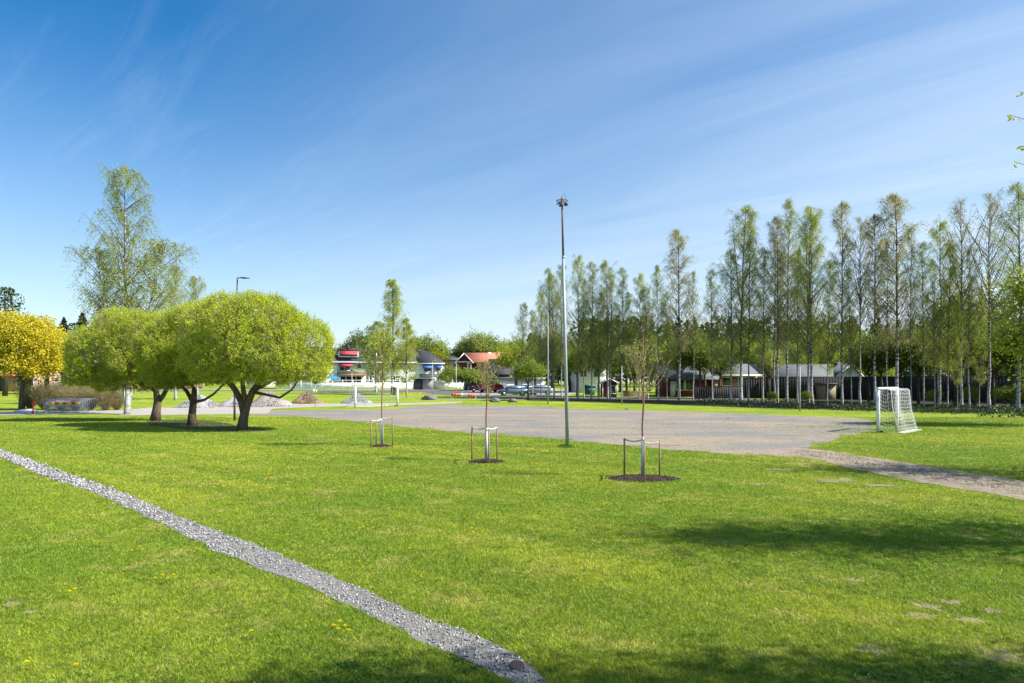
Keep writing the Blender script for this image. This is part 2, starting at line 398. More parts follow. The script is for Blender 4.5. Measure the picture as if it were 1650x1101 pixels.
# ridges of torn soil beside the ruts of the track
rg=np.random.default_rng(11)
up=[gp(*p) for p in [(1290,726),(1340,731),(1400,741),(1500,757),(1600,774),(1700,790)]]
lo=[gp(*p) for p in [(1270,731),(1330,740),(1400,754),(1500,772),(1600,788),(1700,806)]]
def lerp_line(P,t):
    t=t*(len(P)-1); i=min(int(t),len(P)-2); f=t-i; return np.array(P[i])*(1-f)+np.array(P[i+1])*f
def clod_cloud(name,pts,sizes,mat,label=None,kind='stuff',flat=.6,rgs=1,zf=None):
    rr=np.random.default_rng(rgs); n=len(pts)
    base=np.array([[1,0,0],[0,1,0],[-1,0,0],[0,-1,0],[0,0,1],[0,0,-1]],float)
    V=base[None]*rr.uniform(.55,1.2,(n,6,3))
    a=rr.uniform(0,2*PI,n); t=rr.normal(0,.5,n)
    ca,sa=np.cos(a)[:,None],np.sin(a)[:,None]; ct,st=np.cos(t)[:,None],np.sin(t)[:,None]
    x,y,z=V[...,0],V[...,1],V[...,2]*flat
    y,z=y*ct-z*st,y*st+z*ct; x,y=x*ca-y*sa,x*sa+y*ca
    V=np.stack([x,y,z],-1)*np.asarray(sizes)[:,None,None]+np.asarray(pts)[:,None,:]
    F8=np.array([[0,1,4],[1,2,4],[2,3,4],[3,0,4],[1,0,5],[2,1,5],[3,2,5],[0,3,5]])
    Fc=(F8[None]+(np.arange(n)*6)[:,None,None]).reshape(-1,3)
    o=MB().add(V.reshape(-1,3),Fc,np.repeat(rr.random(n),8)).build(name,mat); tag(o,label,None,None,kind); return o
pts=[]
for k in range(800):
    t=rg.random(); w=rg.choice([.06,.22,.5,.72,.9])+rg.normal()*.03
    p=lerp_line(up,t)*(1-w)+lerp_line(lo,t)*w; pts.append((p[0],p[1],.015+rg.random()*.012))
clod_cloud('torn_soil',pts,rg.uniform(.008,.035,len(pts)),M['trackdirt'],None,rgs=2,flat=.45)
# gravel footpath in the foreground
UP=[(-170,690),(0,724.5),(124,769),(189,791),(310,842),(400,875),(500,915),(600,957),(700,1004),(745,1017),(791,1033),(827,1054),(846,1068),(862,1084),(885,1104)]
LO=[(-170,700),(0,736.5),(62,765),(160,798),(255,842),(346,889),(500,948),(600,996),(700,1046),(745,1062),(791,1080),(818,1093),(835,1105)]
UPW=roughen(poly_world(UP),.22,.035,8,False); LOW=roughen(poly_world(LO),.22,.035,9,False)
PATH=UPW+LOW[::-1]
flat_sheet('gravel_path',PATH,.008,M['pathbase'])
rg=np.random.default_rng(5)
X=rg.uniform(-22,1,620000); Y=rg.uniform(5.2,32,620000)
d=np.hypot(X,Y); e1=rg.normal(0,.045,(2,len(X)))*(rg.random(len(X))<.35); ok=inside(PATH,X+e1[0],Y+e1[1])&(rg.random(len(X))<np.clip((9/d)**1.4,0.05,1))
X,Y,d=X[ok],Y[ok],d[ok]
n=len(X); sz=rg.uniform(.006,.016,n)*np.clip(d/9,1,2.6)
clod_cloud('path_stones',np.stack([X,Y,.008+sz*rg.uniform(.15,.8,n)],1),sz,M['stones'],None,rgs=3,flat=.75)
# loose stones thrown on the pitch
X=rg.uniform(-16,20,6000); Y=rg.uniform(23,60,6000); ok=inside(PITCH,X,Y); X,Y=X[ok],Y[ok]
clod_cloud('pitch_stones',np.stack([X,Y,np.full(len(X),.012)],1),rg.uniform(.006,.02,len(X)),M['stones'],None,rgs=4,flat=.5)
# bare soil patches near the lower right
BARE=[]
for i,(px,py,rx,ry) in enumerate([(1493,978,.16,.09),(1483,993,.17,.08),(1408,1048,.20,.11),(1560,1000,.20,.07),(1600,985,.13,.06),(1612,1058,.25,.12),(1535,972,.12,.06),(1378,936,.12,.05),(1560,1072,.15,.05),(700,1002,.10,.04),(20,975,.10,.06),(48,988,.09,.04),(1255,757,.5,.12),(1220,781,.3,.1),(1350,775,.6,.2),(1290,748,.6,.16),(515,713,.5,.16),(1080,718,.5,.2),(500,708,.4,.1),(1420,783,.5,.12)]):
    cx,cy=gp(px,py); P=[(cx+.8*rx*math.cos(a)*(1+1.3*mnoise.noise(Vector((math.cos(a)*2.3,math.sin(a)*2.3,i*7.)))),cy+ry*1.3*math.sin(a)*(1+1.3*mnoise.noise(Vector((math.cos(a)*3,math.sin(a)*3,i*3.+9))))) for a in np.linspace(0,2*PI,34)[:-1]]
    BARE.append(P); flat_sheet('bare_soil',P,.006+.0004*i,M['baresoil'])
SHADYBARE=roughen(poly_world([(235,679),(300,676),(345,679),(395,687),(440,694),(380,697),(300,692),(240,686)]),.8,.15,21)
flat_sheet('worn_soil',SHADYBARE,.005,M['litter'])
# far roads, pavement and the litter strip beneath the birches with their shade painted in
flat_sheet('road',[(-120,118),(-40,121),(-14,106),(-1,84),(3,82.5),(30,79),(30,86),(6,90),(-3,96),(-9,118),(8,124),(8,129),(-20,127.5),(-40,127.5),(-120,127.5)],.010,M['asphalt'])
flat_sheet('pavement',[(-120,128),(-40,128),(-20,128),(8,129.4),(30,131),(30,133),(-20,131.5),(-120,131.5)],.014,M['paleasphalt'])
flat_sheet('kerb_path',[(-22,93),(-8,84),(-3,80.5),(-2.6,81.5),(-8,85.2),(-21.5,94.5)],.016,M['paleasphalt'])
flat_sheet('forecourt',[(-9,100),(8,97),(14,128),(-7,128)],.012,M['paleasphalt'])
SHADE_LITTER=roughen([(60,40),(46,47.5),(36,52.5),(24,60.5),(12,71.5),(2,78.5),(2,84),(14,86),(30,84),(62,80),(75,40)],2,.5,31)  # litter outline, front edge drawn along the birch row's shadow
flat_sheet('shade_tinted_litter_ground',SHADE_LITTER,.009,M['litter'])
# ---------------------------------------------------------------- grass
MULCH=[(gp(1036,771),1.0,.62),(gp(783,743.5),.62,.42),(gp(614,719.5),.48,.36)]
def grass():
    rr=np.random.default_rng(42); N=2350000
    # density falls with distance: sample Y with pdf ~ Y^-0.75 inside the view wedge
    u=rr.random(N); y0,y1=4.9,46.; e=.05
    Y=(y0**(-e)+u*(y1**(-e)-y0**(-e)))**(-1/e)
    X=rr.uniform(-.84,1.02,N)*Y+rr.uniform(-.4,.4,N)
    ok=np.ones(N,bool)
    def fld(fr,seed):      # smooth noise looked up on a grid
        gx=np.linspace(-45,45,361); gy=np.linspace(3,48,181); T=np.array([[mnoise.noise(Vector((a*fr,b*fr,seed)))+.5*mnoise.noise(Vector((a*fr*2.7,b*fr*2.7,seed+7))) for a in gx] for b in gy])
        ix=np.clip((X+45)/90*360,0,359).astype(int); iy=np.clip((Y-3)/45*180,0,179).astype(int); return T[iy,ix]
    DX=fld(.9,1)*.9; DY=fld(.9,21)*1.1
    for P in (PITCH,YARD,LEFTP):
        q=inside(P,X+DX,Y+DY); j=np.nonzero(q)[0]; kp=np.array([mnoise.noise(Vector((X[i]*.35,Y[i]*1.1,2)))+.5*mnoise.noise(Vector((X[i]*2,Y[i]*2,4))) for i in j[::3]]); kp=np.repeat(kp,3)[:len(j)] if len(j) else kp
        if len(kp)<len(j): kp=np.pad(kp,(0,len(j)-len(kp)))
        cor=np.clip((X[j]-11)/8,0,1)*(Y[j]<38); ok[j]=(kp>.30-.42*cor)&(rr.random(len(j))<.16+.3*cor)
    tr=inside(TRACK,X+DX*.9,Y+DY*.8); ok&=~(tr&(rr.random(N)<.80))
    pa=inside(PATH,X+DX*.07+rr.normal(0,.012,N),Y+DY*.06+rr.normal(0,.012,N)); ok&=~(pa&(rr.random(N)<.97))
    for P in BARE: b=inside(P,X,Y); ok&=~(b&(rr.random(N)<.24+.36*(DX>0)))
    for (c,rx,ry) in MULCH: ok&=((X-c[0])/rx)**2+((Y-c[1])/ry)**2>rr.uniform(.75,1.2,N)
    sb=inside(SHADYBARE,X,Y); ok&=~(sb&(rr.random(N)<.8))
    X,Y=X[ok],Y[ok]; n=len(X)
    tall=np.array([mnoise.noise(Vector((x*.9,y*.9,0)))+.6*mnoise.noise(Vector((x*4,y*4,5))) for x,y in zip(X[::4],Y[::4])]); tall=np.repeat(tall,4)[:n]
    if len(tall)<n: tall=np.pad(tall,(0,n-len(tall)))
    # (noise is taken every 4th blade: sort blades by cell so neighbours share it)
    h=(.015+.018*rr.random(n))*(1+.5*np.clip(tall,-.6,1)); w=(.0024+.0016*rr.random(n))*np.clip(Y/7,1,6)
    h*=np.clip(1.0+(Y-10)*.006,1,1.15)
    a=rr.uniform(0,2*PI,n); ln=rr.uniform(.2,1.5,n)*h; b=rr.uniform(0,2*PI,n)
    V=np.empty((n,3,3)); V[:,0]=np.stack([X-w*np.cos(a),Y-w*np.sin(a),np.zeros(n)],1); V[:,1]=np.stack([X+w*np.cos(a),Y+w*np.sin(a),np.zeros(n)],1)
    V[:,2]=np.stack([X+ln*np.cos(b),Y+ln*np.sin(b),h],1)
    o=MB().add(V.reshape(-1,3),np.arange(n*3).reshape(n,3),rr.random(n)).build('grass',M['blades']); tag(o,kind='stuff')
    # broad-leaved weeds in the lawn, rosettes
    k=6500; Y=(y0**(-1.)+rr.random(k)*(22**(-1.)-y0**(-1.)))**(-1); X=rr.uniform(-.8,.8,k)*Y
    m=np.array([mnoise.noise(Vector((x*.35,y*.35,8)))>(-.02 if (x>0) else .1) for x,y in zip(X,Y)])
    for P in (PITCH,TRACK,PATH): m&=~inside(P,X,Y)
    X,Y=X[m],Y[m]; mb=MB(); k=len(X)
    for j in range(7):
        a=rr.uniform(0,2*PI,k); L=rr.uniform(.014,.06,k)**1.0; w=L*.16; z=rr.uniform(.015,.05,k)
        c,s=np.cos(a),np.sin(a)
        V=np.stack([np.stack([X,Y,np.full(k,.015)],1),np.stack([X+c*L*.6-s*w,Y+s*L*.6+c*w,z],1),np.stack([X+c*L,Y+s*L,z*.8],1),np.stack([X+c*L*.6+s*w,Y+s*L*.6-c*w,z],1)],1)
        mb.add(V.reshape(-1,3),np.arange(k*4).reshape(k,4),rr.random(k))
    tag(mb.build('weeds',M['weed']),kind='stuff')
grass()
# dandelions: one mesh flower, copied
def dandelion():
    o=thing('dandelion','single yellow dandelion flower in the lawn','flower',group='dandelions in the lawn')
    rr=np.random.default_rng(3); mb=MB(); k=46
    a=rr.uniform(0,2*PI,k); t=rr.uniform(.1,1.2,k); L=.021
    D=np.stack([np.cos(a)*np.sin(t),np.sin(a)*np.sin(t),np.cos(t)*.8],1); S=np.stack([-np.sin(a),np.cos(a),np.zeros(k)],1)
    c=np.array([0,0,.062]); V=np.stack([np.repeat(c[None],k,0),c+D*L*.8+S*.004,c+D*L,c+D*L*.8-S*.004],1)
    mb.add(V.reshape(-1,3),np.arange(k*4).reshape(k,4),rr.random(k)).build('flower_head',M['dandelion'],o)
    MB().bar((0,0,0),(0,0,.063),.0025,5).build('stem',M['weed'],o); return Proto(o)
dp=dandelion(); rr=random.Random(4)
spots=[(122,1088),(43,1083),(405,1031),(112,965),(121,961),(250,943),(262,938),(270,944),(280,937),(225,890),(213,897),(38,766),(31,767),(262,853),(278,863),(311,772),(355,784),(360,793),(345,794),(435,767),(433,773),(437,779),(428,782),(402,785),(395,807),(327,820),(285,778),(260,806),(446,871),(463,871),(580,860),(586,858),(592,861),(601,859),(575,868),(640,740),(603,745),(590,739),(605,752),(657,745),(700,733),(662,742),(834,732),(858,732),(557,773),(520,738),(648,770),(536,745),(470,742),(760,860),(762,867),(579,915),(660,893),(405,727),(556,1023),(538,1022),(545,1028),(562,1030),(548,1015),(530,905),(350,755),(412,745)]
for k,(px,py) in enumerate(spots):
    x,y=gp(px,py); s=1.25*max(1,min(2.4,y/10))
    dp.put((x,y,0),rr.uniform(0,6),scale=s)
# ================================================================= TREES
def nrm(a): return a/(np.linalg.norm(a,axis=-1,keepdims=True)+1e-9)
def birch(seed,h=20.,cb=.32,rad=2.0,nl=96,ntw=13,nleaf=15,lsize=.09,mat='birchleaf',droop=.8,lean=(0,0),tr=.15,up=.9,bare=0.,kind='birch_tree',tipgap=0.,profile=.75,forks=0,barkm='birchbark'):
    rg=np.random.default_rng(seed); root=thing(kind,None,'tree')
    kz=np.linspace(0,1,14); wx=np.cumsum(rg.normal(0,.05,14))*.7; wy=np.cumsum(rg.normal(0,.05,14))*.7
    wx-=wx[0]; wy-=wy[0]
    TP=np.stack([wx+lean[0]*kz**1.5*h,wy+lean[1]*kz**1.5*h,kz*h],1); TR=tr*(1-kz*.93)+.006; TR[0]*=1.35
    mb=MB(); tubes(mb,TP[None],TR[None],9); 
    for f in range(forks):
        s=rg.uniform(.3,.5); a=rg.uniform(0,2*PI); n=6; q=np.linspace(0,1,n)
        p0=np.array([np.interp(s,kz,TP[:,i]) for i in range(3)])
        Lf=h*(1-s)*.85; P=p0+np.stack([np.cos(a)*Lf*.16*q**.7,np.sin(a)*Lf*.16*q**.7,Lf*q],1)
        tubes(mb,P[None],(tr*.5*(1-q*.9))[None],7)
    mb.build('trunk',M[barkm],root,True)
    s=cb+(.99-cb)*(np.arange(nl)+rg.random(nl))/nl; p0=np.stack([np.interp(s,kz,TP[:,i]) for i in range(3)],1)
    u=(s-cb)/(1-cb); az=rg.uniform(0,2*PI,nl); lump=np.array([1+.75*mnoise.noise(Vector((a*5.,math.cos(b)*1.2+seed*3.,math.sin(b)*1.2))) for a,b in zip(u,az)])
    prof=np.clip((np.minimum(u/.3+.35,1)*(1-u)**profile+.09)*lump,.05,1.3)
    L=rad*1.15*prof*rg.uniform(.55,1.2,nl)
    q=np.linspace(0,1,6)[None,:,None]; d=np.stack([np.cos(az),np.sin(az)],1)
    rise=np.minimum(L*up*rg.uniform(.9,1.7,nl),(h*1.005-p0[:,2]))
    P=np.empty((nl,6,3)); P[...,:2]=p0[:,None,:2]+d[:,None]*(L[:,None]*q[...,0]**.85)[...,None]
    P[...,2]=p0[:,None,2]+rise[:,None]*q[...,0]*1.15-.22*droop*L[:,None]*q[...,0]**3
    P[:,1:,:]+=rg.normal(0,.06,(nl,5,3))
    bw=MB(); tubes(bw,P,(.010+.028*(L/rad))[:,None]*(1-.75*q[...,0]),4)
    # hanging twigs
    li=np.repeat(np.arange(nl),ntw); nt_=len(li); t=rg.uniform(.15,1,nt_)*5; i0=np.minimum(t.astype(int),4); f=(t-i0)[:,None]
    S=P[li,i0]*(1-f)+P[li,i0+1]*f
    td=nrm(np.concatenate([d[li]+rg.normal(0,.8,(nt_,2)),rg.uniform(-.3,.8,(nt_,1))],1)); TL=(rg.uniform(.35,1.0,nt_)*(.30+.70*prof[li]))*rad/2.0
    qq=np.linspace(0,1,4)[None,:,None]
    W=S[:,None]+td[:,None]*(TL[:,None,None]*qq); W[...,2]-=droop*TL[:,None]*1.05*qq[...,0]**2
    tubes(bw,W,np.full((nt_,4),.006)*(1.3-qq[...,0]),3); bw.build('branches',M['birchtwig'],root)
    keep=rg.random(nt_)>bare; W=W[keep]; nt_=len(W)
    tt=rg.uniform(.1,1.05,(nt_,nleaf))*3; i0=np.minimum(tt.astype(int),2); f=(tt-i0)[...,None]
    ar=np.arange(nt_)[:,None]; C=W[ar,i0]*(1-f)+W[ar,i0+1]*f+rg.normal(0,.11,(nt_,nleaf,3)); C[...,2]-=rg.uniform(0,.15,(nt_,nleaf))
    lf=MB(); leaves(lf,C.reshape(-1,3),lsize,rg,.6); lf.build('crown',M[mat],root)
    root['h']=h; return Proto(root)
def lobed(seed,name,trunkpts,lobes,ntw,nleaf,lsize,twl,mat,bark,limbw=.09,aspect=.45,shell=(.72,1.),low=-.35,upb=.5,twigr=.006,baretw=0,sub=14,jit=.03,interior=.15,sub_=0):
    """broad tree: trunk polyline(s) with radii, limbs to every lobe, leafy twigs in the outer shell of each lobe"""
    rg=np.random.default_rng(seed); root=thing(name,None,'tree')
    mb=MB()
    for P,Rr in trunkpts: tubes(mb,np.array([P],float),np.array([Rr],float),10,True)
    LB=list(lobes)
    C=np.array([l[:3] for l in lobes],float); Rr=np.array([l[3:6] for l in lobes],float)
    mb.build('trunk',M[bark],root,True); bw=MB()
    ends=[np.array(P[-1],float) for P,_ in trunkpts]
    for c,r in zip(C,Rr):
        e=min(ends,key=lambda e:np.linalg.norm(e-c)); q=np.linspace(0,1,6)[:,None]
        m=e+(c-e)*q; m[:,2]=e[2]+(c[2]+.2*r[2]-e[2])*q[:,0]**1.25; m[1:-1]+=rg.normal(0,.08,(4,3))
        tubes(bw,m[None],np.linspace(limbw,limbw*.3,6)[None],6)
        # sub-limbs fan out inside the lobe
        D=nrm(rg.normal(size=(sub,3))+[0,0,.55]); s0=m[rg.integers(2,6,sub)]; en=c+D*r*rg.uniform(.6,.95,(sub,1))
        qq=np.linspace(0,1,5)[None,:,None]; P=s0[:,None]*(1-qq)+en[:,None]*qq; P[:,1:-1]+=rg.normal(0,.07,(sub,3,3))
        tubes(bw,P,np.linspace(limbw*.32,limbw*.07,5)[None].repeat(sub,0),4)
    if sub_:
        c2=[];r2=[]
        for c,r in zip(C,Rr):
            c2.append(c); r2.append(r*.84)
            for j in range(sub_):
                d=nrm(rg.normal(size=3)+np.array([0,0,.35])); s=rg.uniform(.34,.5); c2.append(c+d*r*rg.uniform(.48,.62)); r2.append(r*s*np.array([1.1,1.1,.95]))
        C=np.array(c2); Rr=np.array(r2); ntw0=ntw; ntw=int(ntw*4)
    vol=Rr.prod(1)**(2/3); li=rg.choice(len(C),ntw,p=vol/vol.sum())
    D=rg.normal(size=(ntw*2,3)); D=nrm(D); D=D[D[:,2]>low][:ntw]; 
    while len(D)<ntw: D=np.concatenate([D,D])[:ntw]
    dep=np.where(rg.random(ntw)<interior,rg.uniform(min(.35,shell[0]),shell[0],ntw),rg.uniform(shell[0],shell[1],ntw))
    wob=np.array([.97+.20*abs(mnoise.noise(Vector(d*2.6)+Vector((i*5.,0,0))))*2-.08+.10*mnoise.noise(Vector(d*7.)) for d,i in zip(D,li)])
    S=C[li]+D*Rr[li]*(dep*wob)[:,None]
    if sub_:
        m=np.full(ntw,9.)
        for i,(c,r) in enumerate(zip(C,Rr)):
            dd=np.linalg.norm((S-c)/r,axis=1); dd[li==i]=9; m=np.minimum(m,dd)
        kk=np.nonzero((m>.93)|(rg.random(ntw)<.06))[0]; kk=rg.permutation(kk)[:ntw0]; S=S[kk]; D=D[kk]; li=li[kk]; ntw=len(kk)
    dirs=nrm(D+np.array([0,0,upb])+rg.normal(0,.35,(ntw,3))); TL=twl*rg.uniform(.6,1.3,ntw)
    qq=np.linspace(0,1,3)[None,:,None]; W=S[:,None]+dirs[:,None]*(TL[:,None,None]*(qq-.35))
    tubes(bw,W,np.full((ntw,3),twigr)*(1.3-qq[...,0]),3); bw.build('branches',M['twig' if bark!='bark' else 'bark'],root)
    k=rg.random(ntw)>baretw+(.40*np.array([mnoise.noise(Vector(p*1.3))>.2 for p in S]) if sub_ else 0); W=W[k]; dirs=dirs[k]; n=len(W)
    tt=rg.uniform(0,1.05,(n,nleaf,1)); L=W[:,:1]*(1-tt)+W[:,2:3]*tt+rg.normal(0,jit,(n,nleaf,3))
    lf=MB(); tr_=np.clip(np.repeat(rg.random(n),nleaf)*.6+rg.random(n*nleaf)*.4,0,1)
    leaves(lf,L.reshape(-1,3),lsize,rg,aspect,rnd=tr_); lf.build('crown',M[mat],root)
    return Proto(root)
def conifer(seed,h,w,mat='darkleaf',n=900,ls=.35,cb=.15,kind='spruce_tree',pine=False):
    rg=np.random.default_rng(seed); root=thing(kind,None,'tree')
    tubes(MB(),np.zeros((1,2,3)),np.ones((1,2)),5)
    mb=MB().path([(0,0,0),(rg.normal()*.1,0,h*.5),(0,rg.normal()*.15,h*.98)],np.array([w*.07,w*.05,w*.01]),7); mb.build('trunk',M['bark'],root,True)
    s=rg.uniform(0,1,n)**(.8 if not pine else 1.0); z=h*(cb+(1-cb)*s); prof=(1-s)**.8 if not pine else np.sqrt(np.clip(1-(s*1.7-.8)**2,0,1))
    a=rg.uniform(0,2*PI,n); lay=1+.25*np.sin(a*3+s*25); r=w*.5*prof*lay*rg.uniform(.35,1,n)
    C=np.stack([r*np.cos(a),r*np.sin(a),z-r*.25],1)
    lf=MB(); leaves(lf,C,ls,rg,.6); lf.build('crown',M[mat],root); return Proto(root)
ORD=['first','second','third','fourth','fifth','sixth','seventh','eighth','ninth','tenth','eleventh','twelfth','thirteenth','fourteenth','fifteenth','sixteenth','seventeenth','eighteenth','nineteenth','twentieth']
ORD+=['twenty-'+o for o in ORD[:9]]+['thirtieth']+['thirty-'+o for o in ORD[:9]]+['fortieth']+['forty-'+o for o in ORD[:9]]
def put_birch(pr,px,Y,top,label,rz,group='birches in the row behind the pitch',wide=1.,x=None,base=None):
    x=xat(px,Y); z0=gz(Y); hh=zat(top,Y)-z0; s=hh/pr.o['h']
    o=pr.put((x,Y,z0-.03),rz,label,group,(s*wide,s*wide,s)); return o
PB=[birch(1,20,.24,2.3,tr=.12,mat='birchleaf',lean=(.01,0)),
    birch(2,20,.28,2.1,tr=.12,mat='birchleaf2',),
    birch(3,20,.18,2.6,nl=110,tr=.13,mat='birchleaf3',up=1.0),
    birch(4,20,.38,2.1,nl=80,ntw=10,nleaf=12,tr=.12,mat='birchleaf2',bare=.35,up=1.4,droop=.4),
    birch(5,20,.22,2.5,nl=104,tr=.13,mat='birchleaf',lean=(-.03,.01),forks=1),
    birch(6,20,.34,1.9,nl=80,ntw=10,nleaf=14,tr=.10,mat='birchleaf',bare=.2,up=1.2),
    birch(7,20,.2,2.,nl=86,tr=.085,mat='birchleaf3',lean=(.02,0)),
    birch(8,20,.22,2.6,nl=100,ntw=12,tr=.14,mat='birchleaf',profile=.9)]
# trunk foot px, top py, prototype, width, look
ROW=[(1640,294,7,1.05,'large densely leaved birch'),(1594,312,3,1.0,'bare-limbed birch with fan-shaped top'),
 (1578,470,6,.8,'short thin birch'),(1562,400,5,.9,'slender dark-stemmed birch'),(1549,323,3,.9,'tall birch bending over at the top'),(1543,480,6,.7,'short slanting thin birch'),
 (1527,392,6,.9,'slender birch'),(1513,358,2,.95,'full-crowned pale green birch'),(1507,440,5,.8,'narrow birch'),(1489,390,0,.85,'light green birch'),
 (1469,364,5,.6,'nearly bare dark pole-like birch'),(1445,310,1,1.15,'tallest bronze-tinted birch'),(1430,385,5,.8,'thin birch'),(1410,344,1,1.0,'bronze-tinted birch'),
 (1386,351,3,.9,'dark birch with bare upswept limbs'),(1372,430,6,.8,'short slim birch'),(1357,323,1,.9,'tall slim birch with ragged top'),(1333,420,6,.9,'low light-green birch'),
 (1309,333,2,1.0,'yellow-green full birch'),(1303,342,4,.95,'twin-stemmed birch'),(1285,400,0,.8,'thin birch'),(1268,323,0,.85,'tall straight birch'),
 (1253,348,1,.9,'tall reddish-tipped birch'),(1248,385,5,.9,'thin dark birch'),(1229,400,0,.8,'slim birch with hazy crown'),(1206,357,0,.8,'slim straight birch'),
 (1194,329,4,1.1,'broad tall birch with pale bark'),(1177,400,7,.9,'arching many-limbed birch'),(1148,434,0,.9,'short birch'),(1117,437,5,.9,'forked dark birch'),
 (1094,369,1,1.15,'tall pointed birch with thick white trunk'),(1075,470,6,.9,'short leaning birch'),(1061,428,0,.9,'narrow birch'),(1044,460,4,.9,'leaning light birch'),
 (1030,442,2,.85,'drooping light green birch'),(1015,470,6,.9,'slim short birch'),(1002,432,0,.85,'slim birch'),(983,440,5,.9,'thin-stemmed birch'),
 (979,420,4,.95,'rounded tall birch'),(965,470,6,.9,'low slender birch'),(953,423,0,.85,'narrow pale birch'),(941,450,7,.7,'shorter birch'),
 (931,412,2,.8,'tall light green birch'),(905,425,0,.95,'tall birch'),(893,440,4,.8,'white-stemmed birch'),(884,432,7,.9,'broad-crowned birch'),(872,470,2,.8,'dense lower birch'),(858,500,0,.9,'lower birch'),(840,487,4,.95,'left-most rounded birch')]
rr=random.Random(9); rg=np.random.default_rng(77)
for i,(px,top,k,w,look) in enumerate(ROW):
    Y=88-(px-900)*.0432+rr.uniform(-1.5,1.5); 
    if px<900: Y=rr.uniform(84,94)
    pos=f'{ORD[i]} from the right edge in the birch row' if i else 'at the right end of the birch row'
    put_birch(PB[k],px,Y,top,f'{look}, {pos}',rr.uniform(0,6.28),wide=w*rr.uniform(.95,1.1))
# big birch group behind the round willows
BG=birch(21,18,.30,3.3,nl=80,ntw=13,nleaf=15,lsize=.12,tr=.22,mat='birchleaf',droop=1.15,up=.75,lean=(-.012,0),profile=.62,barkm='birchbark2')
put_birch(BG,205,49.8,268,'tall weeping birch with thick white trunk behind the round willows',.6,'birches behind the round willows',.8)
BG2=birch(22,13,.25,3.0,nl=70,ntw=12,nleaf=14,lsize=.12,tr=.13,mat='birchleaf',droop=1.0,up=.7,lean=(-.24,0),profile=.5,barkm='birchbark2')
put_birch(BG2,204,50.2,400,'left-leaning birch with weeping crown beside the tallest birch',0,'birches behind the round willows',.82)
put_birch(BG2,206,50.3,388,'medium birch leaning right of the tallest birch behind the willows',PI,'birches behind the round willows',.95)
put_birch(BG,318,84,446,'small rounded birch top peeping over the round willows',2.,'birches behind the round willows',.85)
put_birch(BG,283,80,428,'olive-tinted birch crown just above the middle willow',PI-.4,'birches behind the round willows',.75)
# centre birches by the terrace
CB=birch(24,20,.13,2.7,nl=120,ntw=16,nleaf=17,lsize=.12,tr=.17,mat='birchleaf3',droop=1.,profile=.75)
CB2=birch(25,20,.16,2.6,nl=110,ntw=15,nleaf=16,lsize=.12,tr=.15,mat='birchleaf',droop=1.,profile=.6)
put_birch(CB,632,104,450,'tall conical birch in front of the terraced house',2.,'birches in front of the terraced houses',1.15)
put_birch(CB,655,100,512,'fresh yellow-green birch with white trunk by the white gable house',1.,'birches in front of the terraced houses',1.3)
put_birch(CB2,606,112,518,'darker leaning birch left of the tall conical birch',.3,'birches in front of the terraced houses',1.9)
# round willows
def willow(seed,cx,Y,tr,lobes,trunk,ntw):
    L=[(a-cx,b,c,r1,r2,r3) for a,b,c,r1,r2,r3 in lobes]
    p=lobed(seed,'willow_tree',trunk,L,ntw,12,.085,.40,'willowleaf','willowbark',.10,.34,(.80,1.),-.88,.55,.007,.10,30,.035,.12,9)
    return p
def W(px,py,Y,dy,rx,ry,rz): return (xat(px,Y),dy,zat(py,Y),rx,ry,rz)
Y3=33.8; c3=xat(390,Y3)
w3=willow(31,c3,Y3,0,[W(345,552,Y3,-.2,1.75,1.9,2.1),W(402,540,Y3,-.7,1.9,1.8,1.95),W(440,545,Y3,-.1,1.9,2.0,2.0),W(425,515,Y3,.6,1.4,1.5,1.25),W(485,560,Y3,.2,1.45,1.8,1.7),W(350,505,Y3,.7,1.3,1.5,1.2),W(455,575,Y3,-.9,1.6,1.4,1.2),W(380,582,Y3,-.8,1.7,1.4,1.1),W(330,592,Y3,.3,1.2,1.5,.75),W(440,592,Y3,.3,1.5,1.8,.7),W(490,590,Y3,.2,1.2,1.4,.85),W(362,606,Y3,-.6,.8,.9,.5),W(458,609,Y3,-.7,.75,.8,.45),W(510,604,Y3,-.2,.65,.8,.5),W(415,606,Y3,-1.1,.8,.7,.45)],
 [([(0,0,-.05),(.05,.02,.5),(.22,0,1.2),(.5,.05,1.9),(.9,.1,2.5)],[.30,.22,.20,.16,.12]),([(.1,0,.8),(-.05,.05,1.4),(-.35,0,2.0),(-.8,-.1,2.6)],[.19,.17,.14,.11]),([(.2,.05,1.2),(.15,-.2,1.9),(.1,-.3,2.7)],[.14,.12,.09]),
  ([(.45,0,1.9),(1.2,0,1.75),(1.9,-.1,1.6),(2.5,-.1,2.0),(2.9,-.1,2.6)],[.10,.07,.06,.05,.03]),([(.5,.0,1.9),(1.5,.4,2.5),(2.6,.5,2.9)],[.10,.06,.04])],19000)
w3.put((c3,Y3,0),0,'largest round willow with forked trunk, nearest the gravel pitch','round willows on the lawn')
Y2=37.4; c2=xat(309,Y2)
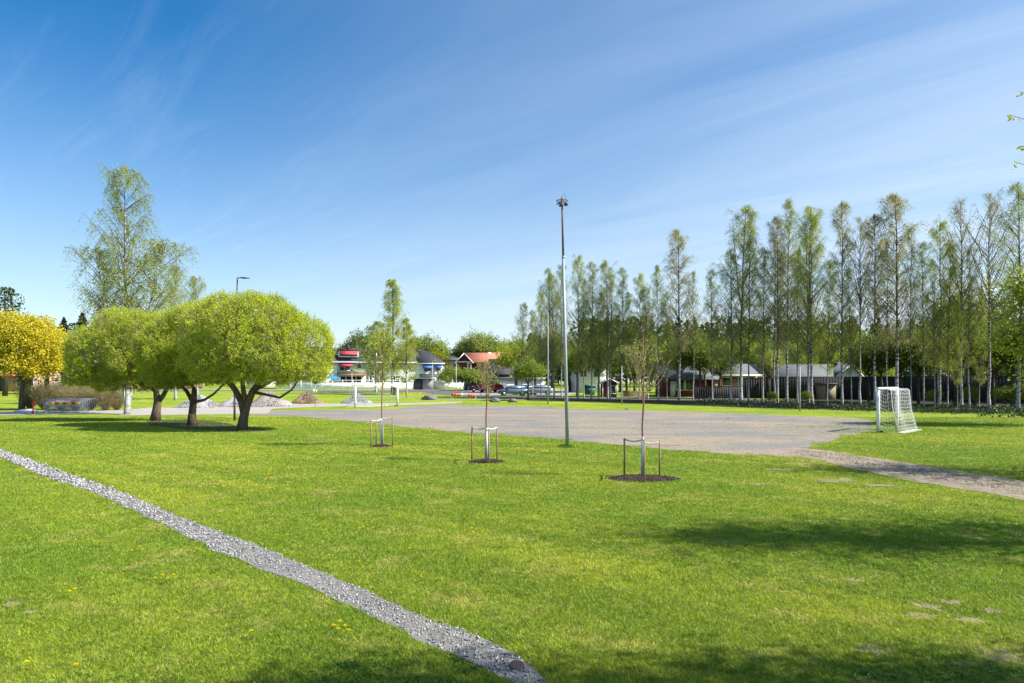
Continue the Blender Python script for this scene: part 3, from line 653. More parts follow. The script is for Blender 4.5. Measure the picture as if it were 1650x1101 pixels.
w2=willow(32,c2,Y2,0,[W(322,545,Y2,0,2.1,2.1,1.95),W(285,560,Y2,-.4,1.9,1.8,1.8),W(345,570,Y2,-.3,1.7,1.7,1.4),W(268,590,Y2,-.2,1.4,1.5,.95),W(300,590,Y2,-.9,1.6,1.2,.95),W(300,528,Y2,.5,1.5,1.5,1.25),W(265,608,Y2,.4,1.5,1.6,.6),W(335,604,Y2,.3,1.7,1.6,.7),W(278,616,Y2,-.6,.8,.8,.5),W(312,612,Y2,-.9,.7,.6,.45)],
 [([(0,0,-.05),(.02,0,.6),(.08,.02,1.3),(.15,0,2.0)],[.28,.20,.18,.13]),([(.05,0,1.25),(.7,0,1.4),(1.2,-.05,1.7),(1.8,0,2.3)],[.10,.075,.06,.045]),([(.05,0,1.3),(-.35,.1,1.9),(-.9,.1,2.4)],[.13,.10,.07])],15000)
w2.put((c2,Y2,0),0,'middle round willow with dark straight trunk','round willows on the lawn')
Y1=41.9; c1=xat(250,Y1)
w1=willow(33,c1,Y1,0,[W(205,545,Y1,0,2.4,2.3,2.0),W(165,570,Y1,-.3,1.9,1.8,1.7),W(250,550,Y1,-.2,2.0,2.0,1.9),W(150,588,Y1,-.4,1.4,1.4,1.1),W(225,585,Y1,-.8,1.9,1.4,1.0),W(180,540,Y1,.5,1.6,1.6,1.35),W(265,575,Y1,-.4,1.5,1.5,1.3),W(150,603,Y1,.2,1.5,1.6,.8),W(205,606,Y1,.3,1.8,1.8,.7),W(255,606,Y1,.2,1.7,1.6,.65),W(128,612,Y1,-.3,.8,.8,.55),W(182,622,Y1,-.6,.9,.8,.5),W(232,620,Y1,-.8,.9,.7,.5)],
 [([(0,0,-.05),(.08,0,.6),(.15,.02,1.2),(.05,0,1.8),(-.2,0,2.4)],[.34,.25,.22,.16,.12]),([(.12,0,1.1),(.5,0,1.55),(.75,0,2.0),(1.2,0,2.4)],[.18,.14,.12,.09]),([(.05,0,1.8),(-.7,0,2.2),(-1.5,0,2.6)],[.11,.08,.05])],18000)
w1.put((c1,Y1,0),0,'round willow farthest from the pitch, beside the yellow maple','round willows on the lawn')
# yellow maple
Ym=58.; cm=xat(35,Ym)
mp=lobed(41,'maple_tree',[([(0,0,-.05),(0,0,1.2),(.1,0,2.4),(.2,0,3.2)],[.28,.20,.18,.15]),([(.1,0,2.4),(-.8,0,3.6),(-1.5,0,4.6)],[.14,.09,.06]),([(.1,0,2.6),(1.2,0,3.6),(2.2,0,4.4)],[.18,.12,.07])],
 [(0,0,6.0,2.8,2.8,2.3),(-2.4,0,5.2,2.2,2.4,2.2),(2.4,-.2,5.0,2.1,2.2,2.0),(1.4,-.5,6.2,2.,2.2,1.9),(-1.2,-.5,6.6,2.2,2.2,1.8),(-3.6,0,4.2,1.6,1.8,1.5),(3.3,0,3.8,1.5,1.6,1.4),(.8,-1.4,3.7,2.,1.4,1.2),(-1.5,-1.2,3.5,1.5,1.2,.9),(2.,-.8,3.2,1.2,1.,.8)],3900,12,.15,.45,'yellowleaf','bark',.10,.8,(.55,1.),-.6,.3,.012,.05,22,.14,.35)
mp.put((cm,Ym,0),0,'round maple in bright yellow blossom at the left edge')
# saplings
def sapling(seed,h,forkz,spread,nb,mat,nleaf,guard,straight=False,leafsz=.05):
    rg=np.random.default_rng(seed); root=thing('young_tree',None,'tree')
    P=[(0,0,0),(.01,0,forkz*.35),(-.015,.01,forkz*.7),(.015,0,forkz),(.02,0,forkz+(h-forkz)*.5),(.0,0,h)]
    MB().path(P,np.array([.03,.026,.024,.024,.014,.004]),8).build('trunk',M['sapbark'],root,True)
    n=nb; s=rg.uniform(0,.75,n)**1.3; z0=forkz+(h-forkz)*s; az=rg.uniform(0,2*PI,n); L=spread*(1-s*.5)*rg.uniform(.35,1.05,n)
    q=np.linspace(0,1,6); B=np.empty((n,6,3)); r=L[:,None]*(q**.75)[None]
    B[...,0]=np.cos(az)[:,None]*r; B[...,1]=np.sin(az)[:,None]*r; B[...,2]=z0[:,None]+(h-z0)[:,None]*rg.uniform(.5,.97,n)[:,None]*(q**1.15)[None]
    B[:,1:]+=rg.normal(0,.018,(n,5,3)); B[...,2]=np.minimum(B[...,2],h*(1-.16*(r/spread)**1.3))
    bw=MB(); tubes(bw,B,np.linspace(.011,.003,6)[None].repeat(n,0),5)
    m=5; li=np.repeat(np.arange(n),m); k=len(li); i0=rg.integers(1,5,k); S=B[li,i0]
    D=nrm(np.stack([np.cos(az[li])*.5+rg.normal(0,.45,k),np.sin(az[li])*.5+rg.normal(0,.45,k),rg.uniform(.8,2.2,k)],1)); TL=rg.uniform(.15,.5,k)*spread/.6
    qq=np.linspace(0,1,3)[None,:,None]; T=S[:,None]+D[:,None]*(TL[:,None,None]*qq); T[...,2]=np.minimum(T[...,2],h*(1.02-.16*np.hypot(T[...,0],T[...,1])/spread)-rg.uniform(0,.12,(k,1)))
    tubes(bw,T,np.full((k,3),.0035)*(1.25-qq[...,0]),3); bw.build('branches',M['twig'],root)
    tt=rg.uniform(.1,1,(k,nleaf,1)); C=T[:,:1]*(1-tt)+T[:,2:3]*tt+rg.normal(0,.015,(k,nleaf,3))
    lf=MB(); leaves(lf,C.reshape(-1,3),leafsz,rg,.45); lf.build('foliage',M[mat],root)
    g=MB(); g.path([(0,0,.02),(0,0,guard)],np.array([.055,.042]),12); go=g.build('trunk_guard',M['plastic' if not straight else 'spiralguard'],root,True)
    return root
def m_spiral():
    m,nt,out=newmat('perforated_guard'); P=opos(nt); s=nd(nt,'ShaderNodeSeparateXYZ'); nt.links.new(P,s.inputs[0])
    a=math_(nt,'ARCTAN2',s.outputs[1],s.outputs[0]); u=math_(nt,'FRACT',math_(nt,'MULTIPLY',a,8/(2*PI))); v=math_(nt,'FRACT',math_(nt,'DIVIDE',s.outputs[2],.045))
    d=math_(nt,'MULTIPLY',math_(nt,'LESS_THAN',math_(nt,'ABSOLUTE',math_(nt,'SUBTRACT',u,.5)),.28),math_(nt,'LESS_THAN',math_(nt,'ABSOLUTE',math_(nt,'SUBTRACT',v,.5)),.3))
    principled(nt,out,mixc(nt,d,(.62,.65,.68),(.04,.045,.05)),.5); return m
M['spiralguard']=m_spiral()
def mulch(c,rx,ry,seed,label):
    rg=np.random.default_rng(seed); n=26; rings=7; V=[[0,0,.055]]; 
    for j in range(1,rings+1):
        for i in range(n):
            a=i*2*PI/n; e=j/rings; w=1+.12*mnoise.noise(Vector((math.cos(a)*1.5,math.sin(a)*1.5,seed)))
            V.append([rx*e*w*math.cos(a),ry*e*w*math.sin(a),(.065*(1-e**2)+.02*rg.normal()*(1-e*.6)+.004) if j<rings else .0])
    Fc=[(0,1+i,1+(i+1)%n) for i in range(n)]+[(1+j*n+i,1+(j+1)*n+i,1+(j+1)*n+(i+1)%n,1+j*n+(i+1)%n) for j in range(rings-1) for i in range(n)]
    o=MB().add(V,Fc).build('mulch_bed',M['mulch'],None,False,(c[0],c[1],.002)); tag(o,label,'mulch bed','mulch beds round the young trees')
    k=900; a=rg.uniform(0,2*PI,k); e=np.sqrt(rg.random(k))*1.08
    C=np.stack([rx*e*np.cos(a),ry*e*np.sin(a),.06*(1-np.clip(e,0,1)**2)+.004+rg.uniform(0,.02,k)],1)
    ch=clod_cloud('mulch_chips',C,rg.uniform(.006,.026,k),M['chips'],kind=None,rgs=seed); ch.parent=o; ch['kind']='stuff'
def stake(x,y,h,label,tree,strap_z,rz=0,dark=False):
    o=thing('tree_stake',label,'stake',(x,y,0),rz,'stakes round the young trees')
    MB().path([(0,0,-.05),(.004,0,h*.5),(0,0,h)],np.array([.024,.023,.022]),9).build('post',M['stake'],o,True)
    dx,dy=tree[0]-x,tree[1]-y; L=math.hypot(dx,dy); ux,uy=dx/L,dy/L
    P=[(ux*L*t,uy*L*t,strap_z-.05*math.sin(PI*t)) for t in np.linspace(0.03,1,7)]
    s=MB(); s.path(P,.02,8)
    s.build('strap',M['strap'],o)
    o.rotation_euler=(0,0,0)
# sapling 3 (right), 2 (middle), 1 (left)
t3=gp(1036,769); s=sapling(51,zat(538,t3[1]),zat(655,t3[1]),.95,21,'birchleaf3',5,.92,True,.045); s.location=(*t3,0); tag(s,'young vase-shaped tree, nearest of the three staked ones, right of the tall mast',group='young staked trees')
t2=gp(784,743); s=sapling(52,zat(572,t2[1]),zat(644,t2[1]),.62,18,'birchleaf2',7,1.0,True,.05); s.location=(*t2,0); tag(s,'young staked tree with bronze-green leaves, middle of the three',group='young staked trees')
t1=gp(615.5,718.5); s=sapling(53,zat(520,t1[1]),zat(628,t1[1]),.8,22,'birchleaf3',15,1.0,True,.095); s.location=(*t1,0); tag(s,'young staked tree with fresh green leaves, farthest of the three',group='young staked trees')
for (t,hz,st,nm) in ((t3,.98,[(1006,768,706,'left stake of the nearest young tree'),(1063,769,710,'right stake of the nearest young tree'),(1038,778,708,'front stake of the nearest young tree')],0),
    (t2,1.0,[(760.5,742,687,'left stake of the middle young tree'),(801,741,687,'right stake of the middle young tree'),(787.5,747,691,'front stake of the middle young tree')],0),
    (t1,1.0,[(598,722.5,676,'left front stake of the farthest young tree'),(606.5,717.5,676.5,'left rear stake of the farthest young tree'),(632.5,719,673,'right stake of the farthest young tree')],0)):
    for px,py,ty,lb in st:
        x,y=gp(px,py); h=zat(ty,y); stake(x,y,h,'wooden '+lb,t,h-.03)
mulch(gp(1036,771.5),.86,.58,61,'largest dark mulch bed under the nearest young tree'); mulch(gp(784,744.5),.52,.42,62,'dark mulch bed under the middle young tree'); mulch(gp(614,719.5),.36,.36,63,'small dark mulch bed under the farthest young tree')
# broad trees and bushes: prototypes
def broad(seed,mat,h=9.,w=7.,n=900,ls=.22,bark='bark',kind='broadleaf_tree',nleaf=9,shell=(.5,1.)):
    rg=np.random.default_rng(seed); lo=[]
    for i in range(9):
        a=i*2*PI/8+rg.uniform(-.3,.3); r=w*.24*(0 if i==8 else 1); lo.append((r*math.cos(a),r*math.sin(a),h*(.55+.18*rg.random()) if i<8 else h*.8,w*.22,w*.22,h*.2))
    p=lobed(seed,kind,[([(0,0,-.1),(.05,0,h*.2),(0,.05,h*.38)],[h*.025,h*.02,h*.015])],lo,n,nleaf,ls,.6,mat,bark,h*.01,.6,shell,-.8,.3,.012,.05,10,.2,.35)
    p.o['h']=h; return p
BT=[broad(71,'greenleaf'),broad(72,'brightleaf'),broad(73,'midleaf'),broad(74,'birchleaf',10,6)]
def put_broad(k,px,Y,top,label,wide=1.,rz=0,group='trees among the houses'):
    pr=BT[k]; z0=gz(Y); hh=zat(top,Y)-z0; s=hh/pr.o['h']; return pr.put((xat(px,Y),Y,z0),rz,label,group,(s*wide,s*wide,s))
SP=[conifer(81,18,5.5,n=1500,ls=.45),conifer(82,18,5.,n=1500,ls=.45,cb=.45,kind='pine_tree',pine=True)]
def put_con(k,px,Y,top,label,rz=0,wide=1.,group='conifers behind the houses'):
    z0=gz(Y); s=(zat(top,Y)-z0)/18.; return SP[k].put((xat(px,Y),Y,z0),rz,label,group,(s*wide,s*wide,s))
# behind the left side
put_con(1,8,95,462,'dark rounded pine above the yellow maple at the left edge',1.,1.2)
put_con(1,-22,98,480,'second dark pine at the far left edge',2.,1.2)
for i,(px,top) in enumerate([(45,508),(75,520),(103,512),(122,520)]): put_con(i%2,px,105,top,'dark conifer behind the gap between yellow maple and willow',i,1.6)
put_con(0,133,70,505,'dark spruce right behind the left shoulder of the willows',1.,1.8)
for px,top,k,lb,w in [(558,548,0,'small hazy tree behind the chimney of the green terraced house',1.),(585,528,2,'dark bushy tree behind the roof of the green terraced house',1.3),(530,562,2,'dark tree top between willow and green terraced house',1.),(668,535,3,'thin grey-green tree right of the conical birch',1.),(690,533,0,'open crowned pine-like tree behind the white gable house',1.2),(707,548,1,'yellow-green tree behind the white gable house',.9),(745,543,0,'dark green tree beyond the yellow house',.8),(765,528,3,'tall hazy tree above the red house',1.1),(790,532,0,'broad green tree above the red house roof',1.1),(812,548,1,'yellow-green tree right of the red house',1.3),(830,540,0,'green tree left of the birch row',1.2),(758,556,2,'dark tree by the grey roof beyond the red house',.8)]:
    put_broad(k,px,158+(px%7),top,lb,w,px*.7)
put_broad(0,851,79,571,'bushy spreading small tree beside the parked cars',1.25,.5)
put_broad(1,738,140,588,'yellow-green garden tree beside the yellow house',.55,.7)
put_broad(0,1136,91,548,'leafy tree beside the red bungalow behind the birches',.9,.7); put_broad(2,1250,104,560,'dark leafy tree behind the long bungalow',1.,2.7); put_broad(0,1070,99,556,'leafy tree at the left end of the red bungalow',1.,1.7)
# garden bushes
BU=broad(76,'greenleaf',3,4,420,.2,'bark','garden_bush',8); BU.o['category']='bush'
for px,Y,top,lb,w in [(752,127,594,'green garden bush before the red house',1.3),(768,128,598,'dark green bush at the corner of the red house',1.),(722,134,592,'green bush behind the white fence end',.8),(764,131,606,'brownish low bush next to the blue van',1.),(778,129,600,'bush left of the grey garage',.9),(800,124,612,'small shrub beside the long white wall',.6)]:
    z0=gz(Y); hh=zat(top,Y)-z0; BU.put((xat(px,Y),Y,z0),px,lb,'garden bushes',(hh/3*w,hh/3*w,hh/3))
# belt of green trees behind the birch row and dark wood beyond
rr=random.Random(12); i=0
for q in range(21):
    put_broad(rr.choice([0,2,3]),-45+q*29,168+rr.uniform(-5,8),rr.uniform(572,588),'low dark tree on the horizon behind the left houses',1.3,q,'trees on the horizon at the left')
px=832
while px<1760:
    Y=rr.uniform(108,124); k=rr.choice([0,2,1,2,3,0,1]); top=rr.uniform(532,562) if px<1300 else rr.uniform(522,552)
    put_broad(k,px,Y,top,['leafy mid-green tree in the belt behind the birch row','fresh yellow-green tree in the belt behind the birch row','dark leafy tree in the belt behind the birch row','hazy green tree in the belt behind the birch row'][k],rr.uniform(1.,1.4),px,['mid-green trees behind the birch row','yellow-green trees behind the birch row','dark leafy trees behind the birch row','hazy trees behind the birch row'][k])
    px+=rr.uniform(20,34)
put_broad(1,1375,100,553,'bright yellow-green round tree above the white gable',1.1,.4); put_broad(1,1422,96,577,'small bright yellow-green bush-like tree right of the white gable',1.1,.9)
for j,(px,top,k) in enumerate([(1095,540,2),(1128,525,0),(1160,548,2),(1240,556,3),(1400,536,2),(1420,528,0),(1452,520,2),(1480,532,2),(1510,518,0),(1540,526,2),(1570,512,2),(1600,520,0),(1632,505,2),(1668,512,2),(1010,545,0),(965,540,2),(930,548,0)]):
    Yj=88-(px-900)*.0432+6.5+(j%3)*1.2
    put_broad(k,px,Yj,top,['leafy under-storey tree between the birch row and the fence','','dark under-storey tree between the birch row and the fence','hazy under-storey tree between the birch row and the fence'][k],.95,px,['mid-green under-storey trees','','dark under-storey trees','hazy under-storey trees'][k])
for j in range(11):      # the birch row and the tree belt go on to the right of the view and shade its end
    Xr=46.5+j*3.3+rr.uniform(-.8,.8); Yr=53.5-j*2.7+rr.uniform(-1,1); k=rr.choice([0,2,4,7]); s=rr.uniform(.88,1.02)
    PB[k].put((Xr,Yr,0),rr.uniform(0,6),'tall birch continuing the row beyond the right edge','birches continuing the row',(s*1.2,s*1.2,s))
for j in range(16):
    Xr=58+ (j%8)*6.5+rr.uniform(-2,2); Yr=72-(j%8)*2.+(j//8)*13+rr.uniform(-2,2); s=rr.uniform(1.3,1.7)
    BT[2].put((Xr,Yr,gz(Yr)),rr.uniform(0,6),'dark leafy tree in the belt beyond the right edge','dark trees beyond the right edge',(s,s,s))
def wood():
    rg=np.random.default_rng(90); lf=MB(); tk=MB()
    for j in range(230):
        Y=rg.uniform(150,215); px=rg.uniform(845,1900); x=xat(px,Y); z0=gz(Y); h=zat(rg.uniform(508,534)+(26 if px<930 else 0),Y)-z0; h=min(h,24)
        w=rg.uniform(4.5,6.5); n=300; s=rg.random(n); z=z0+h*(.1+.9*s); pine=rg.random()<.5
        prof=(1-s)**.7 if not pine else np.sqrt(np.clip(1-(s*1.5-.6)**2,0,1)); a=rg.uniform(0,2*PI,n); r=w*.5*prof*rg.uniform(.4,1.1,n)
        leaves(lf,np.stack([x+r*np.cos(a),Y+r*np.sin(a),z],1),1.0,rg,.65)
        tubes(tk,np.array([[(x,Y,z0),(x,Y,z0+h*.9)]]),np.array([[.2,.04]]),5)
    o=lf.build('distant_wood',M['darkleaf']); tag(o,kind='stuff'); t=tk.build('trunks',M['bark'],o); t['kind']='stuff'
wood()
# undergrowth along the birch row, leaf colour darkened to deepen the shade
def undergrowth():
    rg=np.random.default_rng(95); mb=MB(); n=7000
    t=rg.random(n); px=1120+t*560; Y=86-(px-900)*.0432+rg.uniform(-9,7,n)-2; X=xat(px,Y)
    m=np.array([mnoise.noise(Vector((x*.4,y*.4,3))) for x,y in zip(X,Y)]); k=m>-.05; X,Y,m=X[k],Y[k],m[k]
    C=np.stack([X,Y,G(Y)+rg.random(len(X))*(.25+.8*np.clip(m,0,1))],1); leaves(mb,C,.22,rg,.5)
    tag(mb.build('undergrowth',M['darkleaf']),kind='stuff')
undergrowth()
for i,(px,Y,top) in enumerate([(1245,72,620),(1300,70,618),(1505,66,612),(1560,64,604),(1620,61,600),(1655,60,590),(1440,69,615)]):
    z0=gz(Y); hh=(zat(top,Y)-z0)*.6; BU.put((xat(px,Y),Y,z0),px*.3,'low self-sown bush growing between the birch trunks','bushes between the birch trunks',(hh/3*.8,hh/3*.8,hh/3))
# brown twiggy shrubs at the left
def shrub():
    rg=np.random.default_rng(97); root=thing('twiggy_shrub',None,'shrub',group='brown shrubs behind the barriers'); n=150
    az=rg.uniform(0,2*PI,n); L=rg.uniform(1.3,2.4,n); out=rg.uniform(.1,1.,n); q=np.linspace(0,1,5)[None]
    r=.15+out[:,None]*1.5*q**1.1; P=np.stack([np.cos(az)[:,None]*r,np.sin(az)[:,None]*r,L[:,None]*q*(1-.12*q*out[:,None])],-1); P[:,1:]+=rg.normal(0,.05,(n,4,3))
    bw=MB(); tubes(bw,P,np.linspace(.016,.006,5)[None].repeat(n,0),4)
    li=np.repeat(np.arange(n),9); k=len(li); S=P[li,rg.integers(1,5,k)]; D=nrm(rg.normal(size=(k,3))+[0,0,.6]); T=S[:,None]+D[:,None]*(rg.uniform(.2,.5,k)[:,None,None]*np.linspace(0,1,3)[None,:,None])
    tubes(bw,T,np.full((k,3),.006),3); bw.build('branches',M['twig'],root)
    C=(T[:,1:2]+rg.normal(0,.12,(k,5,3))).reshape(-1,3); lf=MB(); leaves(lf,C,.07,rg,.5); lf.build('foliage',M['shrubleaf'],root); return Proto(root)
sh=shrub()
for i,(px,Y,top,lb) in enumerate([(48,60,620,'leftmost brown twiggy shrub, beside the maple trunk'),(72,58,617,'brown twiggy shrub behind the left end of the barriers'),(98,58.5,616,'brown twiggy shrub behind the middle of the barriers'),(122,58,617,'brown twiggy shrub behind the right end of the barriers'),(146,57,617,'brown twiggy shrub just right of the barriers'),(170,56.5,620,'brown twiggy shrub left of the white birch trunk'),(188,57.5,624,'smallest brown twiggy shrub, touching the white birch trunk')]):
    s=(zat(top,Y))/2.4; sh.put((xat(px,Y),Y,0),i*1.3,lb,None,(s*.9,s*.9,s))
# trees standing outside the frame on the right: they cast the shadows on the lawn and reach in with leaves
AS=lobed(101,'lime_tree',[([(0,0,0),(0,0,2),(-.1,.1,4)],[.22,.17,.13])],[(0,0,7.2,2.6,2.,2.2),(-1.2,.4,5.8,2.,1.6,1.2),(1,.5,6,1.8,1.6,1.6),(0,-.3,9.2,1.8,1.5,1.6),(-1.,0,8.3,1.9,1.4,1.2)],1250,8,.085,.5,'brightleaf','bark',.07,.8,(.3,1.),-.9,.1,.006,.08,16,.12,.4)
AS2=lobed(103,'lime_tree',[([(0,0,0),(0,0,2),(-.1,.1,4)],[.22,.17,.13])],[(0,0,7.2,2.6,1.4,2.2),(-1.2,.4,5.8,2.,1.3,1.2),(1,.5,6,1.8,1.2,1.6),(0,-.3,9.2,1.8,1.2,1.6),(-1.,0,8.3,1.9,1.2,1.2)],3900,8,.10,.5,'brightleaf','bark',.07,.8,(.3,1.),-.9,.1,.006,.08,16,.12,.4)
AS.put((13.2,9.0,0),.3,'leafy tree at the right whose twig tips reach into the sky','trees beside the lawn')
AS2.put((10.2,2.9,0),.2,'leafy tree beside the lawn that shades the lower edge','trees beside the lawn',(1,1,1.12))
AS.put((20.5,16.2,0),4.,'leafy tree beside the dirt track','trees beside the lawn',(1,1,1.15))
BR=lobed(102,'poplar_tree',[([(0,0,0),(0,0,3),(-.2,0,6)],[.2,.16,.1])],[(0,0,7,3.4,3.2,3.4),(-2.2,-.5,5,2.6,2.2,2.),(-2.6,.3,7.3,2.2,2.,2.),(-1.5,0,3.4,2.4,2.2,1.3),(0,0,9.3,2.2,2.2,1.6),(-3.9,0,4.5,1.4,1.5,1.3)],2600,5,.17,.8,'brightleaf','bark',.08,.85,(.3,1.),-.9,.1,.008,.1,20,.2,.45)
BR.put((31.,37.,0),0,'broad bushy tree with large fresh leaves at the right edge')
# the twigs that reach into the frame, part of the first tree
def twigtips():
    par=[o for o in bpy.data.objects if o.get('label','').startswith('leafy tree at the right whose')][0]
    rg=np.random.default_rng(5); bw=MB(); lf=MB(); Y=9.3
    for (x,y) in ((1626,185),(1638,262),(1646,236),(1643,148)):
        e=np.array([xat(x,Y),Y,zat(y,Y)]); s=e+np.array([1.3,.1,-.1]); m=(e+s)/2+np.array([0,0,-.12])
        t0=np.array([13.15,9.0,3.9+.35*(e[2]-5.2)]); kn=[t0,t0*.55+s*.45+np.array([0,0,.15]),t0*.2+s*.8+np.array([0,0,.08]),s]
        bw.path(kn,np.array([.035,.024,.014,.009]),6); q2=rg.uniform(.25,1,70)[:,None]; L0=kn[1]*(1-q2)+s*q2+rg.normal(0,.16,(70,3)); leaves(lf,L0,.085,rg,.6)
        bw.path([s,m,e],np.array([.009,.006,.003]),5); q=rg.uniform(0,1,14)[:,None]; C=s*(1-q)**2+2*m*q*(1-q)+e*q*q
        C=np.concatenate([C[:9],e+rg.normal(0,.03,(4,3))]); C[:,2]-=.03; leaves(lf,C,.075,rg,.5)
    for mb,n,mt in ((bw,'twig',M['twig']),(lf,'foliage',M['brightleaf'])):
        o=mb.build(n,mt); o.parent=par; o.matrix_parent_inverse=Matrix.LocRotScale(par.location,par.rotation_euler,par.scale).inverted()
twigtips()
for p in PB+BT+SP+[BG,BG2]: p.drop()
# ================================================================= THINGS
def put_local(o,px,Y,base=None): o.location=(xat(px,Y),Y,gz(Y) if base is None else base)
# tall mast
x,y=gp(914.5,721.5); o=thing('floodlight_mast','tall grey-blue steel mast with rusty upper tube and ring on top','mast',(x,y,0))
z1=zat(414,y); z2=zat(318,y); dx=xat(907.5,y)-x; dx2=xat(905.6,y)-x
MB().path([(0,0,-.05),(dx*.5,0,z1*.5),(dx,0,z1)],np.array([.068,.060,.052]),16).build('lower_pole',M['galv'],o,True)
MB().path([(dx,0,z1-.02),(dx2,0,z2)],np.array([.041,.036]),14).build('upper_pole',M['rust'],o,True)
mb=MB(); mb.bar((dx,0,z1-.06),(dx,0,z1+.03),.058,16); mb.build('collar',M['galv'],o,True)
zr=z2-.13; ring=[(dx2+.20*math.cos(a),.20*math.sin(a),zr+.0*math.sin(a)) for a in np.linspace(0,2*PI,25)]
mb=MB(); mb.path(ring,.012,6); mb.path([(p[0],p[1],p[2]-.11) for p in ring],.010,6)
for a in np.linspace(0,2*PI,7)[:-1]: mb.bar((dx2,0,zr),(dx2+.2*math.cos(a),.2*math.sin(a),zr),.008,5)
mb.build('head_ring',M['darkmetal'],o)
mb=MB()
for a in (-.5,.6,1.8,-2.2): mb.box(-.06,.06,-.045,.045,-.02,.02,Matrix.Translation((dx2+.17*math.cos(a),.17*math.sin(a),zr-.12))@Matrix.Rotation(a,4,'Z')@Matrix.Rotation(.5,4,'Y'))
mb.build('floodlight',M['darkmetal'],o)
MB().path([(dx2+.0,0,z2-.02),(dx2+.03,0,z2+.1),(dx2+.08,0,z2+.14),(dx2+.13,0,z2+.06),(dx2+.16,0,z2-.1)],.006,5).build('cable_loop',M['darkmetal'],o)
rg=np.random.default_rng(8); t=MB(); n=420; a=rg.uniform(0,2*PI,n); r=rg.uniform(.05,.30,n); X=x-.05+r*np.cos(a); Yy=y+r*.6*np.sin(a); h=rg.uniform(.06,.17,n)*(1.2-r*1.5)
V=np.empty((n,3,3)); V[:,0]=np.stack([X-.008,Yy,X*0],1); V[:,1]=np.stack([X+.008,Yy,X*0],1); V[:,2]=np.stack([X+rg.normal(0,.04,n),Yy+rg.normal(0,.03,n),h],1)
tg=t.add(V.reshape(-1,3),np.arange(n*3).reshape(n,3),rg.random(n)).build('grass_tuft',M['weed']); tag(tg,'uncut dark green grass tuft round the foot of the tall mast','grass tuft')
# street lamp behind the willows
x,y=gp(378,678); o=thing('street_lamp','dark street lamp with flat head rising behind the round willows','street lamp',(x,y,0)); zt=zat(448,y)
MB().path([(0,0,-.05),(0,0,1.2),(xat(382.5,y)-x,0,zt)],np.array([.075,.06,.042]),12).build('pole',M['bronzepole'],o,True)
ex=xat(382.5,y)-x; MB().path([(ex,0,zt),(ex+.25,0,zt)],.028,8).build('arm',M['darkmetal'],o,True)
MB().prism([(ex+.2,zt-.02),(ex+.35,zt-.045),(ex+.72,zt-.03),(ex+.74,zt),(ex+.4,zt+.04),(ex+.2,zt+.03)],1,-.09,.09).build('lamp_head',M['darkmetal'],o)
# slim lamp posts
def lamp(px,py,top,r,label,arm=0,head=True,mat='lightpole',Y=None):
    if Y is None: x,y=gp(px,py)
    else: y=Y; x=xat(px,y)
    z0=gz(y); o=thing('lamp_post',label,'lamp post',(x,y,z0),0,'lamp posts'); zt=zat(top,y)-z0
    MB().path([(0,0,-.05),(0,0,zt*.3),(0,0,zt)],np.array([r*1.3,r,r*.7]),10).build('pole',M[mat],o,True)
    if head: MB().path([(0,0,zt-.02),(0,0,zt+.1),(0,0,zt+.22)],np.array([r*1.2,.16,.05]),12).build('lamp_head',M['darkmetal'],o,True)
    if arm:
        MB().path([(0,0,zt),(arm*.5,0,zt+.12),(arm,0,zt+.1)],.035,6).build('arm',M[mat],o,True)
    return o
lamp(883,651.5,505,.055,'tall slim grey pole standing before the birches left of the mast',0,False,'galv')
lamp(1289,662.5,592,.05,'short light grey pole on the grass before the birch row',0,False,'galv')
lamp(655.5,641.5,602,.05,'low lamp post in front of the dark carport')
lamp(603,634,590,.045,'thin lamp post left of the conical birch',0,True)
lamp(735,638,583,.05,'thin grey lamp post before the yellow house',0,False)
lamp(697,636,582,.045,'thin lamp post before the blue awnings',.5,False)
lamp(567,640,598,.04,'thin lamp post behind the left goal post',0,True)
lamp(516.5,636,600,.05,'thin post between willow crown and white fence',0,False)
lamp(1002,652.5,590,.04,'thin grey pole among the birches left of the nearest young tree',0,False)
# road sign
x,y=gp(508,656); o=thing('road_sign','road sign on a thin post beside the brown soil heap, seen from behind','road sign',(x,y,0)); zs=zat(614,y)
MB().bar((0,0,-.05),(0,0,zs+.3),.03,8).build('post',M['galv'],o,True)
c=[(.30*math.cos(a),zs+.30*math.sin(a)) for a in np.linspace(0,2*PI,25)[:-1]]; MB().prism(c,1,-.055,-.035).build('round_plate',M['darkmetal'],o)
zq=zat(630.5,y); MB().box(-.26,-.04,-.05,-.035,zq-.16,zq+.2).build('square_plate',M['white'],o); MB().box(.03,.17,-.05,-.035,zq-.16,zq+.12).build('square_plate',M['white'],o)
